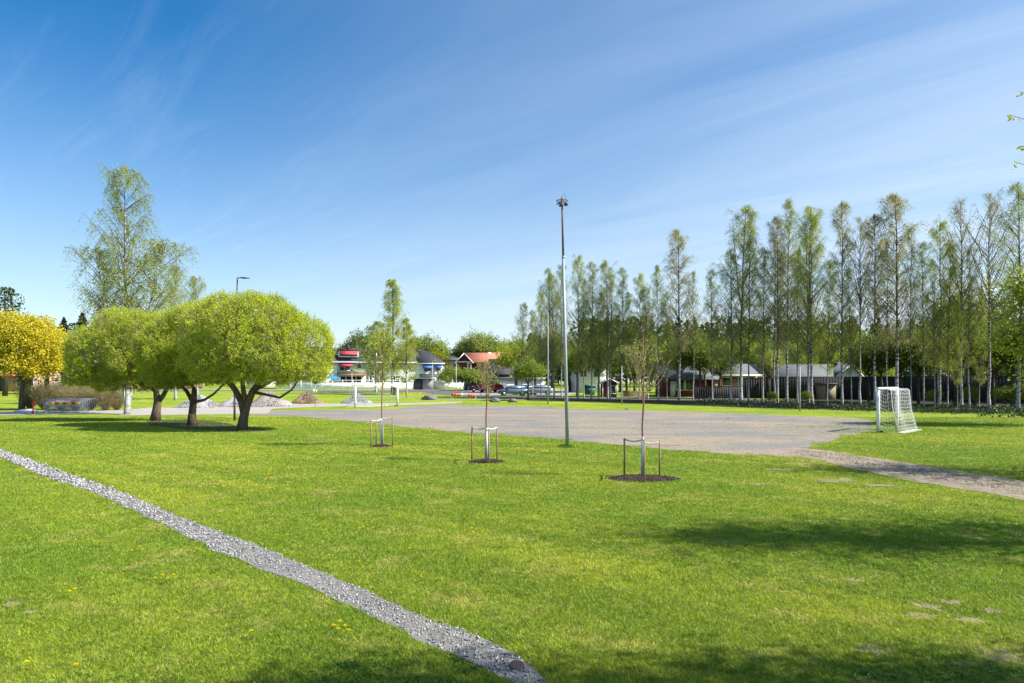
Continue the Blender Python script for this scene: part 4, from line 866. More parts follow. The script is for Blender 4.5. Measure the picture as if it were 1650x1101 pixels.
# goals
def goal(p1,p2,h,dt,db,label,r,netr,cell,nmat='net'):
    p1=np.array(p1);p2=np.array(p2); W=np.hypot(*(p2-p1)); u=(p2-p1)/W; w=np.array([u[1],-u[0]])   # w: to the back of the goal
    rz=math.atan2(u[1],u[0]); o=thing('football_goal',label,'goal',(p1[0],p1[1],gz(p1[1])),rz,'football goals')
    B=-1.  # in local coordinates the back is at -y
    for xx in (0,W):
        m=MB(); m.box(xx-r,xx+r,-r,r,0,h-r); m.build('post',M['white'],o)
    MB().box(-r,W+r,-r,r,h-r+.001,h+r).build('crossbar',M['white'],o)
    for xx in (0,W):
        m=MB(); m.path([(xx,B*r,h-.02),(xx,B*dt*.85,h-.02),(xx,B*dt,h-.08),(xx,B*(dt+.05),h*.6),(xx,B*db,.05)],.016,8)
        m.build('net_support',M['white'],o,True)
    MB().path([(0,B*db,.03),(W,B*db,.03)],.02,8).build('ground_bar',M['white'],o)
    m=MB(); m.path([(-.05,-.1,.04),(.1,-.3,.04)],.05,8); m.build('ground_anchor',M['darkmetal'],o)
    # net: back sheet profile sampled over arc, and two sides
    rg=np.random.default_rng(1)
    prof=[(B*r,h),(B*dt*.5,h-.03),(B*dt,h-.06),(B*(dt+.06),h*.75),(B*(dt+.10),h*.5),(B*(db-.05),h*.25),(B*(db+.05),.04),(B*(db+.28),.02)]
    prof=np.array(prof); seg=np.r_[0,np.cumsum(np.hypot(*np.diff(prof,axis=0).T))]; L=seg[-1]
    nv=int(L/cell); nu=int(W/cell); net=MB()
    def pt(s,x):
        s=np.asarray(s); yy=np.interp(s,seg,prof[:,0]); zz=np.interp(s,seg,prof[:,1]); sag=.05*np.sin(PI*np.asarray(x)/W*3)*np.sin(PI*np.clip(s/L,0,1))
        return np.stack([x+0*s,yy-sag,zz+0*s],-1)
    for i in range(nu+1): net.path(pt(np.linspace(0,L,16),np.full(16,W*i/nu)),netr,3)
    for j in range(nv+1): net.path(pt(np.full(12,L*j/nv),np.linspace(0,W,12)),netr,3)
    # side panels: droop in curved rows
    for xx,bow in ((0,-.04),(W,.05)):
        rows=int(h/cell)
        for j in range(rows+1):
            z=h*j/rows+.02; yb=np.interp(-z,-prof[1:,1],prof[1:,0]); q=np.linspace(0,1,9)
            net.path(np.stack([xx+bow*np.sin(PI*q),-r+(yb+r)*q,np.maximum(z-.16*np.sin(PI*q)*(z>.3),.01)],-1),netr,3)
        for i in range(1,int(dt/cell)+3):
            f=i/(int(dt/cell)+3); z=np.linspace(.02,h-.03,10); yb=np.interp(-z,-prof[1:,1],prof[1:,0])
            net.path(np.stack([xx+bow*np.sin(PI*f)+0*z,-r+(yb+r)*f,z],-1),netr,3)
    net.build('net',M[nmat],o); return o
goal((17.27,32.2),(19.4,34.4),2.06,.55,.85,'white football goal with sagging net at the right end of the gravel pitch',.065,.0055,.16)
goal((-11.0,65.6),(-14.15,61.6),2.05,.7,1.2,'white football goal with thin net across the gravel pitch',.07,.004,.3)
# drain lid
x,y=gp(833,1077); lid=MB(); n=24
for r0,z in ((.0,.028),(.05,.026),(.062,.02),(.064,.0)): pass
V=[[0,0,.024]]+[[r*math.cos(a),r*math.sin(a),z+ .012*math.sin(a)] for r,z in ((.045,.024),(.062,.021),(.066,.012),(.066,-.01)) for a in np.linspace(0,2*PI,n+1)[:-1]]
Fc=[(0,1+i,1+(i+1)%n) for i in range(n)]+[(1+j*n+i,1+(j+1)*n+i,1+(j+1)*n+(i+1)%n,1+j*n+(i+1)%n) for j in range(3) for i in range(n)]
lo_=lid.add(V,Fc).build('drain_cap',M['rust'],None,False,(x,y,.012)); tag(lo_,'small round rusty drain cap in the gravel path end','drain cap'); 
# heaps
def heap(px0,px1,pyb,top,label,mat,seed,rough=.12,stone=None):
    Y=gp(0,pyb)[1]; cx=xat((px0+px1)/2,Y); rx=(xat(px1,Y)-xat(px0,Y))/2; ry=rx*.8; z0=gz(Y+ry); h=zat(top,Y+ry*.7)-z0
    rg=np.random.default_rng(seed); n=40; rings=12; V=[[0,0,h]]
    for j in range(1,rings+1):
        for i in range(n):
            a=i*2*PI/n; e=j/rings; w=1+.16*mnoise.noise(Vector((math.cos(a)*1.4,math.sin(a)*1.4,seed)))
            prof=(1-e)**1.12 if e>.12 else (1-e)**1.4; z=h*prof+(0 if j==rings else h*rough*2.2*mnoise.noise(Vector((rx*e*math.cos(a)*.8,rx*e*math.sin(a)*.8,seed*3.)))*(1-.3*e))+rg.normal(0,.02)
            V.append([rx*e*w*math.cos(a),ry*e*w*math.sin(a),max(z,0) if j<rings else -.06])
    Fc=[(0,1+i,1+(i+1)%n) for i in range(n)]+[(1+j*n+i,1+(j+1)*n+i,1+(j+1)*n+(i+1)%n,1+j*n+(i+1)%n) for j in range(rings-1) for i in range(n)]
    o=MB().add(V,Fc).build('soil_heap' if stone=='chips' else 'gravel_heap',M[mat],None,False,(cx,Y+ry*.8,z0)); tag(o,label,'heap','heaps beside the pitch')
    k=1500; a=rg.uniform(0,2*PI,k); e=np.sqrt(rg.random(k)); C=np.stack([rx*e*np.cos(a),ry*e*np.sin(a),h*(1-e)**1.1+.01],1)
    c=clod_cloud('loose_stones',C,rg.uniform(.02,.09,k),M[stone or 'stones'],kind='stuff',rgs=seed); c.parent=o
M['heapgrey']=m_gravel('heap_grey',(.30,.30,.32),(.38,.37,.37),(.24,.24,.26),12,(1,1,1),0,.8,.08); M['heaptan']=m_gravel('heap_tan',(.36,.33,.31),(.34,.29,.24),(.30,.28,.27),12,(1,1,1),0,.5,.08); M['heapbrown']=m_gravel('heap_brown',(.26,.16,.11),(.34,.23,.17),(.20,.13,.09),9,(1,1,1),0,.7,.12)
M['clods']=m_stone('soil_clods',(.14,.09,.06),(.40,.29,.22))
heap(272,348,657,636,'grey gravel heap between the two left willow trunks','heapgrey',1); heap(338,404,656,639,'low grey gravel heap between the middle and largest willow','heapgrey',2)
heap(385,465,656,630,'large gravel heap with tan foot right of the largest willow','heaptan',3); heap(464,516,650.5,631,'brown soil heap beside the road sign','heapbrown',4,.3,'clods'); heap(545,598,650.5,633,'pointed grey gravel heap behind the far goal','heapgrey',5)
# boulders
def boulder(px,py,w,h,label,seed):
    x,y=gp(px,py); bm=bmesh.new(); bmesh.ops.create_icosphere(bm,subdivisions=3,radius=1)
    for v in bm.verts:
        n=1+.28*mnoise.noise(v.co*1.3+Vector((seed*5,0,0)))+.1*mnoise.noise(v.co*3.5); v.co=Vector((v.co.x*w*.5*n,v.co.y*w*.4*n,v.co.z*h*.62*n+h*.35))
    me=bpy.data.meshes.new('boulder'); bm.to_mesh(me); bm.free(); me.materials.append(M['boulder'])
    o=bpy.data.objects.new('boulder',me); COL.objects.link(o); o.location=(x,y,gz(y)); tag(o,label,'boulder','boulders by the road')
boulder(692,644.5,1.75,.62,'large grey boulder on the grass left of the red road barrier',1); boulder(798,648,1.1,.5,'dark boulder behind the thin middle sapling',2); boulder(826,648.5,1.0,.42,'mottled low boulder near the parked light blue car',3); boulder(1010,660,.35,.1,'small flat stone at the far pitch edge',4)
# red and yellow road barriers
def barrier(px0,px1,py0,py1,Y,label,leg,endw=False,rz=0.):
    x0,x1=xat(px0,Y),xat(px1,Y); z0=gz(Y); zt,zb=zat(py0,Y)-z0,zat(py1,Y)-z0; o=thing('road_barrier',label,'barrier',((x0+x1)/2,Y,z0),rz,'red road barriers'); w=(x1-x0)/2
    c=[]
    R_=(zt-zb)/2
    for a in np.linspace(-PI/2,PI/2,8): c.append((w-R_*.5+R_*.5*math.cos(a),(zt+zb)/2+R_*math.sin(a)))
    for a in np.linspace(PI/2,3*PI/2,8): c.append((-w+R_*.5+R_*.5*math.cos(a),(zt+zb)/2+R_*math.sin(a)))
    MB().prism(c,1,-.03,.03).build('board',M['signred'],o)
    for k in (-.5,0,.5):
        xx=k*w*1.2; MB().prism([(xx-.05,zb+.07),(xx+.05,zb+.07),(xx+.09,(zt+zb)/2),(xx+.05,zt-.07),(xx-.05,zt-.07),(xx+.04,(zt+zb)/2)],1,-.036,-.0305).build('arrow_mark',M['signyellow'],o)
    for k in leg: MB().bar((k*w,.06,0),(k*w,.06,zt-.05),.035,8).build('leg',M['white'],o,True)
    if endw: MB().prism([(w+.02,zb+.05),(w+.22,zb+.0),(w+.28,zt),(w+.05,zt+.05)],1,-.05,.02).build('white_end',M['white'],o)
barrier(727,742,634,638.5,79,'red road barrier with white tip beside the large boulder',(-.85,),True,.1)
barrier(754,767,635.5,640,78,'shorter red road barrier left of the middle young tree',(.9,),False,-.05)
# stacked crowd barriers at the left
def fence_panel(o_name,label,x,y,rz,tilt,L=3.4,h=1.05):
    o=thing('crowd_barrier',label,'crowd barrier',(x,y,0),rz,'stacked crowd barriers'); o.rotation_euler=(tilt,0,rz)
    m=MB(); m.path([(0,0,.12),(0,0,h),(L,0,h),(L,0,.12),(0,0,.12)],.026,7); m.build('frame',M['lightpole'],o)
    b=MB(); 
    for i in range(1,24): b.bar((L*i/24,0,.12),(L*i/24,0,h),.011,5)
    b.build('bars',M['lightpole'],o)
    for xx in (.35,L-.35): MB().bar((xx,-.3,.02),(xx,.3,.02),.02,6).build('foot',M['lightpole'],o)
    return o
Yb=52.5
for i in range(6):
    lab=['front galvanised crowd barrier carrying the red-yellow board','second crowd barrier, right behind the front one','third crowd barrier from the front of the stack','fourth crowd barrier from the front of the stack','fifth crowd barrier, last but one in the stack','rearmost crowd barrier of the stack'][i]
    fence_panel('',lab,xat(69,Yb)-.06*i+(.5 if i==4 else 0),Yb+.16*i,-.02+.012*i,-.10)
o=thing('barrier_board','red and yellow striped board leaning on the crowd barriers','warning board',(xat(83,Yb),Yb-.12,zat(651.8,Yb)),0)
x=0; L=2.25
for i in range(7): MB().box(L*i/7,L*(i+1)/7,-.02,.0,0,.17).build('red_stripe' if i%2 else 'yellow_stripe',M['signred' if i%2 else 'signyellow'],o)
x,y=gp(53,667.5); o=thing('marker_post','red marker post beside the concrete slab','post',(x,y,0)); MB().bar((0,0,-.03),(.04,0,zat(645,y)),.05,10).build('shaft',M['redpost'],o,True); MB().bar((.04,0,zat(645,y)),(.045,0,zat(641,y)),.03,8).build('tip',M['rust'],o,True)
P=poly_world([(22,664.5),(44,667),(62,664.5),(50,660),(40,660)]); c=np.mean(P,0)
o=MB().prism([(p[0]-c[0],p[1]-c[1]) for p in P],2,-.05,.10).build('concrete_slab',M['concrete'],None,False,(c[0],c[1],0)); tag(o,'pale concrete slab lying in the grass under the yellow maple','slab')
# ---------------------------------------------------------------- buildings
def win(o,x0,x1,z0,z1,yf,frame='white',fr=.08,sub=0,side=None,name='window'):
    """window on a wall face at y=yf (faces -y): frame ring proud of the wall, glass inside"""
    m=MB(); a,b=yf-.06,yf+.03
    m.box(x0-fr,x1+fr,a,b,z1,z1+fr); m.box(x0-fr,x1+fr,a,b,z0-fr,z0); m.box(x0-fr,x0,a,b,z0,z1); m.box(x1,x1+fr,a,b,z0,z1)
    for k in range(1,sub+1):
        xx=x0+(x1-x0)*k/(sub+1); m.box(xx-.03,xx+.03,a+.01,b,z0,z1)
    f=m.build(name,M[frame],o); g=MB().box(x0,x1,yf-.02,yf+.02,z0,z1).build('pane',M['glass'],f); return f
def awning(o,x0,x1,zt,zb,yf,dep,mat):
    m=MB().prism([(yf-.03,zt),(yf-.06,zt+.03),(yf-dep-.03,zb+.02),(yf-dep,zb-.0),(yf-dep,zb-.14),(yf-dep+.02,zb-.14),(yf-dep+.02,zb)],0,x0,x1); return m.build('awning',M[mat],o)
def gable_roof(x0,x1,yf,yb,ze,zr,over=.4,th=.18):
    ym=(yf+yb)/2; s=(zr-ze)/(ym-yf); return MB().prism([(yf-over,ze-over*s),(ym,zr),(yb+over,ze-over*s),(yb+over,ze-over*s+th),(ym,zr+th),(yf-over,ze-over*s+th)],0,x0,x1)
# terraced house with green section
Y=140.; z0=gz(Y)
def X(px,Yy=140.): return xat(px,Yy)
def Z(py,Yy=140.): return zat(py,Yy)-z0
xr=X(543)
o=thing('terraced_house','terraced house with pale green upper wall, dormers and red awnings','house',(xr,Y,z0),.20,'terraced houses')
AX,AL=xr,X(668)-X(543)
wx0,wx1=X(450)-xr,X(668)-xr; ze=Z(582.5); zr=Z(562,144)
MB().box(wx0,0,0,8,0,ze).build('white_wall',M['whitewall'],o); MB().box(0,X(588)-xr,-.02,8,Z(603),ze).build('green_wall',M['greenwall'],o)
MB().box(0,X(588)-xr,-.01,8,0,Z(603)-.003).build('ground_floor_wall',M['whitewall'],o); MB().box(X(588)-xr,wx1,0,8,0,ze).build('side_wall',M['offwhite'],o)
gable_roof(wx0-.3,wx1+.3,0,8,ze+.1,zr).build('roof',M['darkroof'],o)
MB().box(wx0-.3,wx1+.3,-.56,-.42,ze-.30,ze-.05).build('gutter',M['white'],o)
def dormer(x0,x1,zb,zt,red):
    m=MB(); m.box(x0,x1,.35,4,zb,zt); d=m.build('dormer',M['white'],o); MB().box(x0-.2,x1+.2,.1,4.2,zt,zt+.22).build('dormer_roof',M['blackroof'],d)
    g=MB().box(x0+.25,x1-.25,.30,.36,zb+.25,zt-.12).build('pane',M['glass'],d)
    if red:
        a=MB().prism([(.33,zt-.05),(.30,zt),(-.55,zb+.62),(-.57,zb+.45),(-.53,zb+.45),(-.52,zb+.6)],0,x0+.3,x1-.25).build('awning',M['redcloth'],d)
dormer(X(545)-xr,X(577)-xr,Z(575.5),Z(564.5),True); dormer(X(592)-xr,X(606)-xr,Z(577),Z(566),False); dormer(X(625)-xr,X(640)-xr,Z(577),Z(566),False)
for sx in (X(534),X(584)): 
    # sloping black cheek roofs either side of the dormers
    pass
win(o,X(547)-xr,X(563)-xr,Z(597),Z(586),-.02,'white',.1,1); win(o,X(575)-xr,X(581)-xr,Z(593.5),Z(586.5),-.02,'white',.16)
awning(o,X(546)-xr,X(568)-xr,Z(585),Z(590),-.02,.9,'redcloth')
MB().prism([(-.05,Z(602)),(-2.2,Z(604.8)),(-2.2,Z(605.3)),(-.05,Z(603.2))],0,X(543)-xr,X(590)-xr).build('canopy',M['brownred'],o)
for a,b in ((549,556),(558,566.5),(568,572),(574,581)): win(o,X(a)-xr,X(b)-xr,.5 if a!=568 else .05,Z(606.5),-.015,'white',.1)
for a,b in ((594,602),(610,620),(630,642)): win(o,X(a)-xr,X(b)-xr,Z(596),Z(587),0,'white',.12,1); win(o,X(a)-xr,X(b)-xr,.6,Z(606),0,'white',.12,1)
MB().bar((X(542)-xr,-.1,0),(X(542)-xr,-.1,ze),.06,6).build('downpipe',M['white'],o)
MB().box(X(559)-xr,X(561)-xr,3.5,4.3,zr-.2,zr+.75).build('chimney',M['darkgrey'],o); MB().box(X(571)-xr,X(577)-xr,4.2,5.2,zr-.3,zr+.7).build('chimney',M['darkgrey'],o)
p=thing('parasol','bright blue garden parasol behind the white fence','parasol',(X(537,136),136,gz(136))); MB().bar((0,0,0),(0,0,2.5),.03,6).build('pole',M['white'],p)
V=[[0,0,2.75]]+[[1.5*math.cos(a),1.5*math.sin(a),2.05+(.0 if k%2 else .1)] for k,a in enumerate(np.linspace(0,2*PI,17)[:-1])]; MB().add(V,[(0,1+i,1+(i+1)%16) for i in range(16)]).build('canopy',M['brightblue'],p)
# white gable-end house with blue awnings
xr=X(668); o=thing('white_house','white rendered house with hipped dark roof and blue awnings','house',(AX+AL*math.cos(.2),Y+AL*math.sin(.2),z0),.20,'terraced houses')
x1=X(712.5)-xr; ze=Z(585); zr=Z(562,144)
MB().box(0.02,x1,0,8,0,ze).build('wall',M['whitewall'],o)
def hip(x0,x1,y0,y1,ze,zr,hl,hr,over=.5):
    ym=(y0+y1)/2; A=[[x0-over*(hl>0),y0-over,ze],[x1+over,y0-over,ze],[x1+over,y1+over,ze],[x0-over*(hl>0),y1+over,ze],[x0+hl,ym,zr],[x1-hr,ym,zr]]
    B=[[a[0],a[1],a[2]-.15] for a in A[:4]]
    return MB().add(A+B,[(0,1,5,4),(1,2,5),(2,3,4,5),(3,0,4),(6,7,1,0),(7,8,2,1),(8,9,3,2),(9,6,0,3),(9,8,7,6)])
hip(0.32,x1,0,8,ze+.2,zr,0,3.2).build('roof',M['darkroof'],o)
MB().box(.3,x1+.5,-.66,-.52,ze-.16,ze+.06).build('gutter',M['white'],o)
for a,b,c,d in ((683,693.5,598,588.5),(702.5,709.5,596.5,588.5)): win(o,X(a)-xr,X(b)-xr,Z(c),Z(d),0,'offwhite',.12,1)
awning(o,X(680)-xr,X(697)-xr,Z(587),Z(592.6),0,1.,'bluecloth'); awning(o,X(701)-xr,X(711.5)-xr,Z(587),Z(592.2),0,1.,'bluecloth')
MB().prism([(-.62,Z(602.5)),(-3.4,Z(607.3)),(-3.4,Z(608.3)),(-.62,Z(603.5))],0,X(674)-xr,X(725)-xr).build('porch_roof',M['greyroof'],o)
for a in (700,712,724): MB().bar((X(a,137)-xr,-3.,0),(X(a,137)-xr,-3.,Z(608,137)),.07,6).build('porch_post',M['white'],o)
MB().box(X(694,145)-xr,X(696,145)-xr,3.6,4.4,zr-.3,zr+.6).build('chimney',M['darkgrey'],o)
MB().box(x1-.02,x1+.0+.1,-.5,-.3,0,ze-.2).build('downpipe',M['offwhite'],o)
# carport + grey store in front
Y2=131.; z2=gz(Y2); xr=xat(681,Y2); o=thing('garden_store','grey flat-roofed store with lamp and dark open side','shed',(xr,Y2,z2)); hh=zat(611,Y2)-z2
MB().box(0,xat(697,Y2)-xr,0,3,0,hh).build('wall',M['greywall'],o); MB().box(xat(666,Y2)-xr,-.003,.3,3,0,hh).build('dark_wall',M['darkgrey'],o)
MB().box(xat(665,Y2)-xr,xat(698,Y2)-xr,-.2,3.2,hh+.003,hh+.12).build('roof',M['greyroof'],o); MB().box(.75,1.1,-.12,-.01,hh-.35,hh-.15).build('wall_lamp',M['signyellow'],o); MB().box(.85,1.05,-.03,-.004,hh-.75,hh-.55).build('notice',M['white'],o)
# white fences
def wfence(px0,px1,Yf,pyt,label,posts):
    z=gz(Yf); x0,x1=xat(px0,Yf),xat(px1,Yf); h=zat(pyt,Yf)-z; o=thing('white_fence',label,'fence',(x0,Yf,z),.22,'white fences before the terraced houses'); L=x1-x0
    MB().box(0,L,-.03,.03,.05,h-.55).build('board_panel',M['fencewhite'],o); m=MB(); m.box(0,L,-.05,.05,h-.1,h); m.box(0,L,-.05,.05,h-.549,h-.47)
    m.build('top_rail',M['white'],o)
    for i in range(posts+1): xx=L*i/posts; MB().box(xx-.06,xx+.06,-.055,.055,0,h+.05).build('post',M['white'],o)
wfence(468,664,133,612.5,'long white board fence with open top rail before the green terraced house',12); wfence(697,748.5,133,612.5,'short white board fence before the white house',8)
# yellow house
Y=156.; z0=gz(Y); xr=xat(716,Y); o=thing('yellow_house','yellow wooden house with grey roof behind the white house','house',(xr,Y,z0),0,'detached houses'); ze=zat(580.5,Y)-z0
w=xat(742,Y)-xr; MB().box(0,w,0,9,0,ze).build('wall',M['yellowwall'],o); hip(0,w,0,9,ze+.1,zat(569,Y+4)-z0,3.,3.).build('roof',M['greyroof'],o)
MB().box(xat(708.5,Y)-xr+.1,xat(713.5,Y)-xr,2,3,ze-1,zat(563,Y)-z0).build('chimney',M['darkgrey'],o); win(o,w*.55,w*.75,ze-1.6,ze-.5,0)
# grey dark-roofed house behind
Y=170.; z0=gz(Y); xr=xat(735,Y); o=thing('grey_house','dark grey roofed house beyond the red house','house',(xr,Y,z0),0,'detached houses'); ze=zat(575,Y)-z0
MB().box(0,9,0,9,0,ze).build('wall',M['greywall'],o); gable_roof(-.4,9.4,0,9,ze+.05,zat(565,Y+4)-z0).build('roof',M['darkroof'],o)
# red house: gable towards the camera, orange roof
Y=146.; z0=gz(Y); xr=xat(736,Y); o=thing('red_house','dark red wooden house with orange tiled roof and white bargeboards','house',(xr,Y,z0),0,'detached houses'); w=xat(760,Y)-xr; ze=zat(583,Y)-z0; zp=zat(570.5,Y)-z0
MB().prism([(0,0),(w,0),(w,ze),(w/2,zp),(0,ze)],1,0,4).build('gable_wall',M['redwall'],o)
MB().box(w,xat(822,Y)-xr,1.,8,0,ze).build('wall',M['redwall'],o)
L=xat(822,Y)-xr
m=MB(); ym=4.5; m.prism([(.4,ze-.25),(ym,zp+.25),(8.6,ze-.25),(8.6,ze-.05),(ym,zp+.45),(.4,ze-.05)],0,w/2,L+.3); m.build('roof',M['orangeroof'],o)
m=MB(); sl=(zp-ze)/(w/2); m.prism([(-.4,ze-.4*sl),(w/2,zp),(w+.4,ze-.4*sl),(w+.4,ze-.4*sl+.2),(w/2,zp+.2),(-.4,ze-.4*sl+.2)],1,-.3,4.4); m.build('gable_roof',M['orangeroof'],o)
for sg in (-1,1):
    m=MB(); m.prism([(w/2,zp-.02),(w/2,zp+.24),(w/2+sg*(w/2+.45),ze-.45*sl+.22),(w/2+sg*(w/2+.45),ze-.45*sl-.05)],1,-.42,-.31); m.build('bargeboard',M['white'],o)
MB().box(.0,w,-.08,-.01,ze-.15,ze+.1).build('band_board',M['offwhite'],o); win(o,xat(754.5,Y)-xr,xat(758,Y)-xr,zat(593,Y)-z0,zat(586,Y)-z0,0,'white',.2)
MB().box(xat(783,Y)-xr,xat(790,Y)-xr,4.1,4.9,zp,zat(566.5,Y)-z0).build('chimney',M['offwhite'],o)
# dark building and grey garage behind the middle sapling, long white garage
Y=141.; z0=gz(Y); xr=xat(790,Y); o=thing('dark_roof_house','house with large dark blue-grey roof behind the white garage','house',(xr,Y,z0),0,'detached houses'); 
MB().box(0,xat(822,Y)-xr,0,8,0,zat(604,Y)-z0).build('wall',M['darkgrey'],o); gable_roof(-.5,xat(822,Y)-xr+.5,0,8,zat(602,Y)-z0,zat(580,Y+4)-z0).build('roof',M['darkroof'],o)
Y=130.; z0=gz(Y); xr=xat(768,Y); o=thing('grey_garage','small grey garage with gable roof behind the red car','garage',(xr,Y,z0)); w=xat(800,Y)-xr; ze=zat(609,Y)-z0
MB().prism([(0,0),(w,0),(w,ze),(w/2,ze+1.5),(0,ze)],1,0,5).build('wall',M['greywall'],o); m=MB(); m.prism([(-.3,ze-.2),(w/2,ze+1.52),(w+.3,ze-.2),(w+.3,ze),(w/2,ze+1.72),(-.3,ze)],1,-.2,5.2); m.build('roof',M['greyroof'],o); MB().box(.9,w-.9,-.05,-.003,0,2.1).build('garage_door',M['offwhite'],o)
Y=127.; z0=gz(Y); xr=xat(801,Y); o=thing('white_garage','long low white garage behind the parked cars','garage',(xr,Y,z0),.2); w=xat(878,Y)-xr; ze=zat(612,Y)-z0
MB().box(0,w,0,6,0,ze).build('wall',M['whitewall'],o); MB().box(-.3,w+.3,-.4,6.4,ze+.003,ze+.45).build('roof_edge',M['greywall'],o)
for k in range(3): MB().box(.8+k*2.9,3.2+k*2.9,-.05,-.003,0,2.05).build('garage_door',M['white'],o)
# left: brick house under the maple
Y=119.; z0=gz(Y); xr=xat(13,Y); o=thing('brick_house','tan brick house with orange-red tiled roof seen under the yellow maple','house',(xr,Y,z0),0,'houses at the left edge'); w=xat(60,Y)-xr; ze=zat(598,Y)-z0
MB().box(0,w,0,8,0,ze).build('wall',M['palebrick'],o); m=gable_roof(-.6,w+.5,0,8,ze,zat(571,Y+4)-z0,.5); m.build('roof',M['redroof'],o); win(o,1.6,2.8,.9,2.2,0); win(o,3.6,4.4,.9,2.2,0)
Y=117.; xr=xat(-30,Y); o=thing('dark_carport','dark open carport with red roof at the left edge','carport',(xr,Y,gz(Y))); w=xat(12.5,Y)-xr; ze=zat(606,Y)-gz(Y)
MB().box(0,w,3,6,0,ze).build('back_wall',M['darkgrey'],o); MB().box(-.2,w+.2,-.2,6.2,ze+.003,ze+.25).build('roof',M['redroof'],o)
for a in (0.1,w-.1): MB().box(a-.08,a+.08,0,.16,0,ze).build('post',M['darkgrey'],o)
for k,(a,b,t,lb) in enumerate([(128,160,600,'low brown-walled house behind the shrubs'),(196,300,612,'low brown house seen between the willow trunks')]):
    Y=135.; z0=gz(Y); xr=xat(a,Y); o=thing('low_house',lb,'house',(xr,Y,z0),0,'houses at the left edge'); w=xat(b,Y)-xr; ze=max(zat(t+8,Y)-z0,1.7)
    MB().box(0,w,0,7,0,ze).build('wall',M['brick'],o); gable_roof(-.4,w+.4,0,7,ze+.02,ze+1.9).build('roof',M['darkroof'],o)
    for j in range(int(w/4)): win(o,1.+j*3.6,2.2+j*3.6,.8,1.6,0)
Y=134; xr=xat(398,Y)*148/134; o=thing('orange_roof_house','house with orange roof glimpsed through the largest willow','house',(xr,Y+14,gz(Y+14)),0,'detached houses'); MB().box(0,4.6,0,7,0,2.0).build('wall',M['offwhite'],o); gable_roof(-.4,5,0,7,2.05,3.6).build('roof',M['orangeroof'],o)
# right side: red brick house, playhouse, long low house, fences
Y=92.; z0=gz(Y); xr=xat(1076,Y); o=thing('red_bungalow','dark red bungalow with white window frames behind the nearest young tree','house',(xr,Y,z0),0,'houses behind the birch row'); w=xat(1150,Y)-xr; ze=zat(609.5,Y)-z0
MB().box(0,w,0,8,0,ze).build('wall',M['redwall'],o); gable_roof(-1.,w+.8,0,8,ze,zat(591,Y+4)-z0,.7).build('roof',M['greyroof'],o)
MB().box(xat(1080,Y)-xr,xat(1088,Y)-xr,-.08,-.004,.05,2.1).build('door',M['white'],o)
for a,b in ((1090,1095),(1096.5,1102),(1105,1110),(1111,1116)): win(o,xat(a,Y)-xr,xat(b,Y)-xr,.95,ze-.15,0,'white',.1)
MB().box(xat(1147,Y)-xr,xat(1154,Y)-xr,-.6,-.01,0,ze).build('brick_pier',M['brick'],o)
Y=93.; z0=gz(Y); xr=xat(1152,Y); o=thing('long_bungalow','long low bungalow with grey roof and white eaves above the dark fence','house',(xr,Y,z0),0,'houses behind the birch row'); w=xat(1221,Y)-xr; ze=zat(603,Y)-z0
MB().box(0,w,0,8,0,ze).build('wall',M['brick'],o); gable_roof(-.4,w+.1,0,8,ze,zat(588.5,Y+4)-z0,.6).build('roof',M['greyroof'],o); MB().box(-.4,w+.4,-.75,-.6,ze-.3,ze-.08).build('eaves_board',M['white'],o)
for k in range(2): win(o,1+k*2.2,2.2+k*2.2,ze-1.5,ze-.5,0)
Y=93.; z0=gz(Y); xr=xat(1225,Y); o=thing('white_gable_house','bungalow with mossy grey roof and white gable above the dark fence','house',(xr,Y,z0),0,'houses behind the birch row'); w=xat(1362,Y)-xr; ze=zat(606.5,Y)-z0; zp=zat(589,Y+3)-z0
MB().box(0,w-1,0,7,0,ze).build('wall',M['offwhite'],o); gable_roof(-.1,w-.2,0,8,ze,zp,.6).build('roof',M['greyroof'],o)
xa,xb=xat(1345,Y)-xr,xat(1379,Y)-xr; xm=(xa+xb)/2+.2; MB().prism([(xa,0),(xb,0),(xb,ze),(xm,zp-.1),(xa,ze)],1,-1.2,3.).build('gable_wall',M['white'],o)
for p,q in (((xa-.3,ze-.15),(xm,zp+.0)),((xb+.4,ze-.25),(xm,zp+.0))):
    MB().prism([(p[0],p[1]),(q[0],q[1]),(q[0],q[1]+.22),(p[0],p[1]+.22)],1,-1.5,-1.32).build('verge',M['white'],o); MB().prism([(p[0],p[1]),(q[0],q[1]),(q[0],q[1]+.2),(p[0],p[1]+.2)],1,-1.32,3.4).build('gable_roof',M['greyroof'],o)
MB().box(xat(1358,Y)-xr,xat(1371,Y)-xr,2.5,3.3,zp-.2,zat(582.5,Y)-z0).build('chimney',M['darkgrey'],o)
